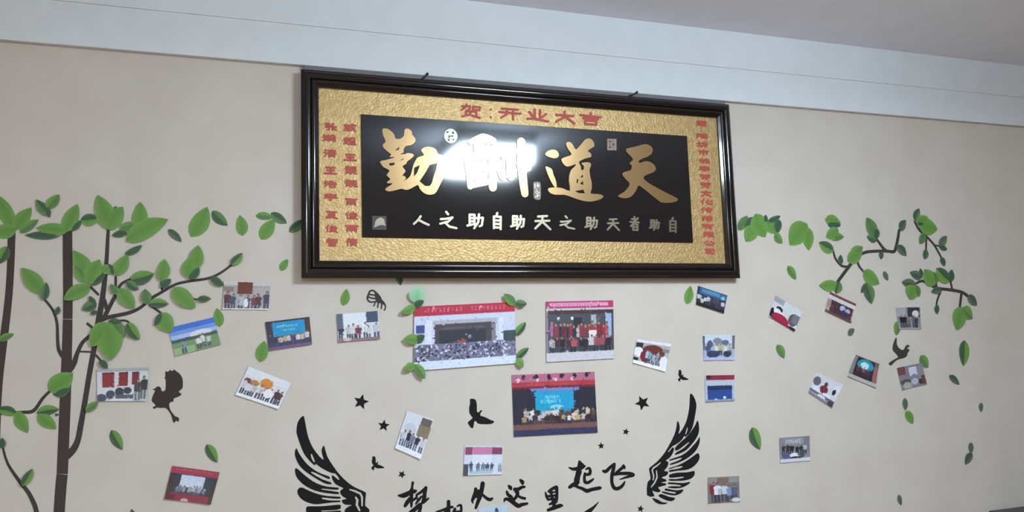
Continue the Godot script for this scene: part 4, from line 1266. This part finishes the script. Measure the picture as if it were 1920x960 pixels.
func photographs() -> void:
	var mix := ["e8e6ea", "3c3f58", "7a2430", "8fa6bd", "2b2a33", "c9c4c8"]
	var dark := "23222c"
	photo("print of an indoor group before a red-brown wall, under the tree's longest branch", [420,527,507,530,503,581,417,580], 0.0008, 0.004,
		[["r",0,0,100,100,"a9a3a6"],["r",0,0,100,14,"ccc6c4"],["r",30,2,62,44,"6e3026"],["r",0,20,22,36,"8d7b70"],["r",64,22,98,50,"b3aaa7"],["p",7,4,98,110,74,["d9dde6","3f5577","5d2836","7e3440","46506e"],"352c3c"],["e",50,76,5,16,"eceaf0"],["r",0,96,100,100,"e6e6ea"]])
	photo("print with bright blue sky, white building and people on grass", [315,615,400,595,414,646,329,668], 0.0008, 0.003,
		[["r",0,0,100,100,"3d6fd0"],["r",0,18,100,36,"6f96dd"],["r",0,32,100,46,"a9c0e6"],["e",65,42,24,12,"d8deea"],["r",42,44,88,56,"cfd3de"],["r",0,48,100,60,"39503a"],["r",0,58,100,100,"6d8f5c"],["r",0,76,45,100,"8fae7a"],["p",3,52,84,96,50,["4a4038","ece8ee","3b2c33"],"2c2a33"],["p",1,18,34,100,50,["8fa0c0"],"23263a"]])
	photo("print of performers before a turquoise screen, left of the plaque's lower corner", [497,604,580,594,585,646,504,658], 0.0008, 0.003,
		[["r",0,0,100,100,"3c3242"],["r",14,6,88,56,"1f93c8"],["t",24,18,80,9,12,"9fe0f2"],["t",34,32,70,8,8,"9fe0f2"],["r",90,2,100,80,"4e3a34"],["p",9,4,96,92,46,["d9d4e0","2d3566","c9b69c","55406a","e8e6ee"],"2a2f5a"],["r",0,90,100,100,"6f4f78"]])
	photo("print of six people in a bright room, under the butterfly", [631,589,709,583,712,636,634,642], 0.0008, 0.004,
		[["r",0,0,100,100,"d5d9e4"],["r",0,0,14,60,"5e6878"],["r",16,2,70,46,"e4e8f0"],["r",70,0,98,38,"46506e"],["p",7,4,98,96,60,["e9e9f0","7a2c40","a3bcc6","dfe2ec","30364e"],"34303c"],["r",0,90,100,100,"8a6a70"],["e",22,92,10,6,"d8b9b4"]])
	photo("large crowd photo with a red banner, ringed by green paper leaves", [777,575,965,566,968,681,776,695.5], 0.010, -0.0001,
		[["r",0,0,100,100,"cfd0e0"],["r",0,0,100,16,"b3173a"],["t",12,4,48,8,9,"e88a98"],["t",55,4,92,8,9,"e88a98"],["r",0,16,100,64,"cdd2e6"],["r",18,24,82,34,"b4b0bc"],["r",20,30,76,64,"474049"],["r",24,40,70,64,"2b2d38"],["e",46,58,5,2.5,"9a4a52"],["e",54,52,1.8,3,"8d94b4"],["r",28,36,68,39,"5a525c"],["r",11,22,17,62,"dde0ee"],["r",84,24,88,62,"dde0ee"],["r",0,61,100,87,"77758e"],["r",76,32,80,62,"857c88"],["r",2,30,10,42,"3c4a86"],["r",88,46,100,64,"3d4a50"],["s",2,62,100,87,420,["dcdbe6","4a4a66","c0bfd2","55547a","34334c","9a96b0","74709a","2c2a40"]],["s",0,80,10,88,8,["2a2028"]],["r",0,87,100,100,"d9e2f4"]], 260, 160, "large mounted group photos")
	photo("large photo of people in red costumes under a pink-red banner", [1024,565.5,1150,563,1152,672,1025,679], 0.008, -0.0001,
		[["r",0,0,100,100,"8a8690"],["r",0,0,100,12,"b7355f"],["r",5,3,92,9,"e79ac0"],["t",8,4,90,5,18,"c76a96"],["r",0,12,100,17,"c6c2c6"],["r",3,16,100,84,"4a4d55"],["r",3,16,100,22,"4f2a30"],["r",40,28,52,48,"2a2c30"],["r",66,24,74,44,"a9b4bc"],["r",88,22,97,70,"9db4d8"],["e",18,29,2.2,3,"d5dbe0"],["e",38,29,2.2,3,"d5dbe0"],["p",16,6,92,76,44,["c9689a","d8d2da","b9384c","a52a3c","c04a4c","8e2436","2f3444","b03a48"],"4a3040"],["r",63,50,74,62,"e6e4e2"],["p",11,4,97,88,30,["2b2a2e","e4e0ea","dcd8e4","3a3036","5a3440","c9606f"],"26242c"],["r",0,86,100,100,"cfcbd4"]], 220, 180, "large mounted group photos")
	photo("white-bordered tilted print of a seated group, right of the red costume photo", [1193,636,1257,645,1246,697,1185,680], 0.0008, 0.004,
		[["r",0,0,100,100,"e6e8f2"],["r",0,10,100,86,"b5b0b4"],["r",2,12,22,32,"3a3436"],["e",55,42,34,28,"6e3430"],["r",80,22,100,34,"8c8078"],["e",12,50,14,20,"eceef4"],["e",34,62,15,24,"7c2a34"],["p",5,34,84,92,56,["7a3a34","a8c4dc","8a5a50","4a5a8c"],"2c3450"],["e",90,70,12,22,"e6e8ee"],["r",0,74,14,86,"2a2528"],["r",0,87,100,100,"f0f1f8"]])
	photo("tilted dark print with a blue wall and people in white, right under the plaque", [1308,536,1363,554,1356,588,1304,571], 0.0008, 0.003,
		[["r",0,0,100,100,"39394c"],["r",8,2,100,34,"336896"],["r",16,6,76,24,"5b92b4"],["e",88,24,7,10,"8fb4d2"],["p",6,4,98,84,48,["e4e4ee","46455a","d9d6e2","8e90a8"],"24242e"],["e",20,70,6,12,"c9cbb8"],["r",0,84,100,100,"23222a"]])
	photo("print of people in yellow and blue, below the dark blue tilted print", [1317,628,1377,628,1376,675,1319,676], 0.0008, 0.003,
		[["r",0,0,100,100,"aab2cc"],["r",0,0,100,34,"cdd9e2"],["r",0,4,5,60,"5a5c6c"],["r",92,2,100,56,"6c6a78"],["e",22,38,10,16,"5e5f7c"],["e",46,24,14,12,"86889a"],["e",70,30,12,10,"6a6c80"],["e",45,44,5,8,"b08a78"],["p",6,8,92,80,44,["e6e6dc","d8c66a","4e5e88","dfe6ee","d9c070"],"34384e"],["e",30,76,20,14,"3c4260"],["e",76,76,12,12,"343a52"],["r",0,88,100,100,"b4badc"]])
	photo("print of a dark blue stage with red curtain top, above the right wing's outer feathers", [1321,704,1376,703,1376,751,1322,754], 0.0008, 0.003,
		[["r",0,0,100,100,"b4bccd"],["r",4,0,100,18,"943046"],["r",4,0,20,12,"54222e"],["r",4,18,100,38,"bcc4d2"],["r",8,40,92,92,"2f4c92"],["r",8,40,92,56,"27355e"],["s",10,66,90,92,20,["3f6ab4","24386e","5f86c6"]],["e",36,92,5,4,"e4e6f0"],["e",66,86,5,5,"e4e6f0"],["r",0,93,100,100,"8e98ac"]])
	photo("large stage photo with turquoise screen and many performers, above the slogan", [959,703,1114,697,1120,811,963,819], 0.0008, 0.002,
		[["r",0,0,100,100,"2c2a3c"],["r",0,0,100,14,"b96c86"],["e",14,5,2.2,4,"26212c"],["e",29,5,2.2,4,"26212c"],["e",44,5,2.2,4,"26212c"],["e",59,5,2.2,4,"26212c"],["e",75,5,2.2,4,"26212c"],["e",90,4,2.2,4,"26212c"],["e",8,9,1.8,3,"f0c4d4"],["e",30,10,1.8,3,"f0c4d4"],["e",52,10,1.8,3,"f0c4d4"],["e",72,10,1.8,3,"f0c4d4"],["r",0,13,100,22,"b3384a"],["t",18,15,90,5,20,"d8604a"],["r",0,21,100,25,"6e2c3c"],["r",22,24,80,29,"7f86c0"],["r",27,29,73,66,"1fa0cc"],["t",38,36,64,6,9,"a4e8f2"],["t",33,43,68,6,13,"a4e8f2"],["e",52,55,8,4,"7fd4e6"],["p",15,8,98,80,24,["ebe6ea","3a2f38","d9c8b4","6e5a52","e6dcd8"],"3a2c34"],["p",13,10,94,84,20,["e9dcd0","c9b07a","46343c","efeaf0"],"4a3438"],["r",0,82,100,92,"7c5550"],["r",0,90,100,100,"343a5e"],["s",0,90,100,100,24,["23284a","4b5690","2c2f4a"]]], 240, 170, "large mounted group photos")
	photo("white-edged tilted print of a group under an orange umbrella, left half of the wall", [466,687,546,718,522,767,441,740], 0.0008, 0.004,
		[["r",0,0,100,100,"dcdde4"],["r",0,0,100,26,"e4e6ec"],["e",12,44,8,9,"7a3a44"],["e",28,44,10,10,"b98a4a"],["e",52,34,14,18,"d98a3a"],["p",8,4,98,92,56,["d9dae2","5c2630","7a2a34","e9e8ee","6e3440","4a4044"],"2e262c"],["e",64,62,10,16,"eceaf2"],["r",0,90,100,100,"ecedf4"]])
	photo("tilted print of a stage with dark red curtain and white screen, bottom left", [323,873,412,885,395,946,308,935], 0.0008, 0.004,
		[["r",0,0,100,100,"463838"],["r",0,0,100,20,"a83f52"],["t",10,4,94,8,16,"c46a74"],["r",12,20,92,76,"3d4250"],["r",24,22,74,58,"d3dbee"],["p",8,16,84,84,32,["9fa8c4","c9ced8","5b6486"],"54505e"],["r",8,78,92,100,"8c3244"],["r",0,84,20,100,"6a2632"],["e",42,97,8,6,"d2a6b2"]])
	photo("print of three red shutters and two people, hung on the tree's thin trunk", [182,692,279,689,275,752,183,752], 0.0008, 0.004,
		[["r",0,0,100,100,"d2d3d8"],["r",0,0,100,10,"a9acb2"],["r",10,12,33,58,"8c2029"],["r",10,12,33,16,"4a2026"],["r",42,12,60,54,"861f2a"],["r",42,12,60,16,"4a2026"],["r",68,12,82,50,"7c2530"],["r",68,12,82,16,"4a2026"],["e",8,90,10,12,"333a54"],["e",26,80,9,13,"30364e"],["e",44,72,9,13,"262830"],["e",60,68,8,10,"262830"],["r",36,80,74,92,"4c525c"],["r",72,50,100,100,"b9bfc6"],["p",2,76,100,96,72,["4a4844","2e2d30"],"5a5d62"]])
	photo("upright tilted print of five people standing outdoors, above the slogan's first character", [763,770,813,787,788,861,740,840], 0.0008, 0.005,
		[["r",0,0,100,100,"dcdfe8"],["r",60,4,96,22,"66605c"],["r",58,22,100,50,"8d7a62"],["e",30,40,22,14,"c8ccd6"],["p",5,10,98,88,44,["9aa0b4","2c3046","30354c","e6e4ea","343242"],"39435e"],["r",0,88,100,100,"e9ebf2"]], 90, 120)
	photo("pale print of a panel of speakers under a pink banner, above the slogan's third character", [871,836,943,836,940,889,868,891.5], 0.0008, 0.003,
		[["r",0,0,100,100,"d5dceb"],["r",2,4,98,30,"cf86ae"],["r",2,4,20,30,"9a4a66"],["r",72,6,98,30,"8d4460"],["r",22,30,72,64,"e2e8f4"],["r",0,62,12,100,"4a5058"],["p",6,14,98,92,36,["8ea4ba","b4c4d4","4e5a70","7f93ac"],"5d6c84"],["r",18,86,76,96,"b4c4d0"]])
	photo("bluish white print cut off by the bottom edge, below the slogan's third character", [896,953,952,945,957,990,901,998], 0.0008, 0.003,
		[["r",0,0,100,100,"b9cfe2"],["r",0,0,100,14,"c6cfe2"],["e",60,24,6,16,"37516c"],["r",0,50,100,100,"9fb4c8"],["p",4,10,95,96,50,["d9e4ee","6f87a4"],"3f4f66"]])
	photo("tilted print with white hall and bright red table, right of the plaque's lower corner", [1453,554,1504,585,1488,622,1440,593], 0.0008, 0.004,
		[["r",0,0,100,100,"d3d6da"],["r",0,0,36,24,"a3a5aa"],["e",82,58,16,28,"5d5a60"],["r",78,28,100,70,"7a787e"],["e",6,76,8,22,"1f2024"],["e",28,46,12,12,"2a2a30"],["e",24,60,14,14,"eceaee"],["e",40,84,32,22,"a8284c"],["r",10,90,100,100,"9c2244"],["r",78,88,100,100,"26222a"]])
	photo("brown-edged tilted print of people at a stage, hanging from the forking branch", [1555,547,1604,570,1594,606,1545,583], 0.0008, 0.004,
		[["r",0,0,100,100,"b3a4a4"],["r",0,0,100,12,"7c4c4c"],["r",0,12,100,30,"d9d3d2"],["r",14,32,96,90,"52333e"],["r",2,40,16,70,"a98a88"],["e",60,50,10,14,"b4bedd"],["e",80,56,9,14,"b0b6d2"],["p",6,16,96,92,40,["5e3a4a","3d4470","6a4a58"],"3e2e38"],["r",0,90,100,100,"6a4a46"]])
	photo("small dark grey print of people, under the arched branch at the far right", [1678,577,1724,576,1726,617,1684,617], 0.0008, 0.003,
		[["r",0,0,100,100,"8f8e94"],["r",0,0,40,40,"acacb0"],["r",48,0,96,44,"37363e"],["e",80,30,14,16,"d8d9dc"],["p",5,12,94,96,62,["4a4a54","2b2b33","7a7a84"],"2a2a30"],["r",0,94,100,100,"a9a8ac"]])
	photo("tilted print of people in white around a low table, lower right of the wall", [1530,698,1580,722,1558,764,1514,735], 0.0008, 0.004,
		[["r",0,0,100,100,"d9d6e0"],["e",14,34,14,20,"6c6a78"],["e",48,30,6,10,"4a4650"],["e",48,54,15,18,"7e3040"],["e",22,66,16,12,"e9e8f0"],["e",88,30,12,16,"e4e3ea"],["e",84,44,6,12,"2e2c38"],["e",66,70,16,8,"ecebf0"],["r",0,76,100,88,"6e6a84"],["e",50,86,16,8,"e4e4ee"],["r",0,90,100,100,"8e8a94"],["e",92,92,14,12,"47444e"]])
	photo("tilted print with a round turquoise glow and a pink edge, lower right", [1603,665,1647,682,1640,727,1587,705], 0.0008, 0.005,
		[["r",0,0,100,100,"6c6668"],["r",14,4,84,84,"352a30"],["e",50,28,32,24,"2f9cb4"],["e",48,30,16,14,"c4ecf0"],["r",84,20,98,80,"a4646e"],["p",5,18,78,76,40,["b06a84","6a3c50","46445c"],"2e242c"],["r",0,4,14,80,"8a8686"],["r",0,84,100,100,"b9b6b4"]])
	photo("tilted brownish print of a bright room, under the swooping bird at the far right", [1680,690,1728,680,1736,720,1690,731], 0.0008, 0.004,
		[["r",0,0,100,100,"86828a"],["r",0,0,30,36,"7c4a48"],["r",44,10,74,50,"cdd0de"],["r",76,6,100,60,"8c8a94"],["e",60,54,12,12,"8a86a4"],["e",22,70,22,12,"5c5652"],["e",26,90,18,18,"a8a8a2"],["e",58,76,14,14,"b4b6c4"],["e",80,82,8,12,"38363e"],["r",86,56,100,96,"6e403e"]])
	photo("print of a group under a grey sign with white letters, lower right of the wall", [1460,821,1517,817,1518,863,1462,868], 0.0008, 0.003,
		[["r",0,0,100,100,"8b8d92"],["r",18,6,78,30,"9a9ca4"],["t",22,12,74,14,7,"dfe2ea"],["r",82,0,100,60,"7e8086"],["p",6,6,92,74,46,["e4e2ea","7a3444","3a3440","dcdce6","4a4450"],"35333f"],["e",20,76,12,12,"5a5e90"],["e",48,74,14,10,"e9e9f0"],["e",74,70,8,16,"4e505a"],["e",50,86,20,7,"2c2c36"],["r",0,86,100,100,"d3d5de"]])
	photo("print of five people in pale and dark red shirts at the bottom edge", [1326,895,1385,892,1386,940,1327,943], 0.0008, 0.003,
		[["r",0,0,100,100,"7c7876"],["r",0,0,100,24,"98938e"],["r",30,4,66,24,"8a6a60"],["p",5,2,98,100,80,["e6e8ee","8aa2c8","6a78a4","8c2c3c","96303e"],"35333e"],["e",88,92,14,8,"d3d6dc"]])
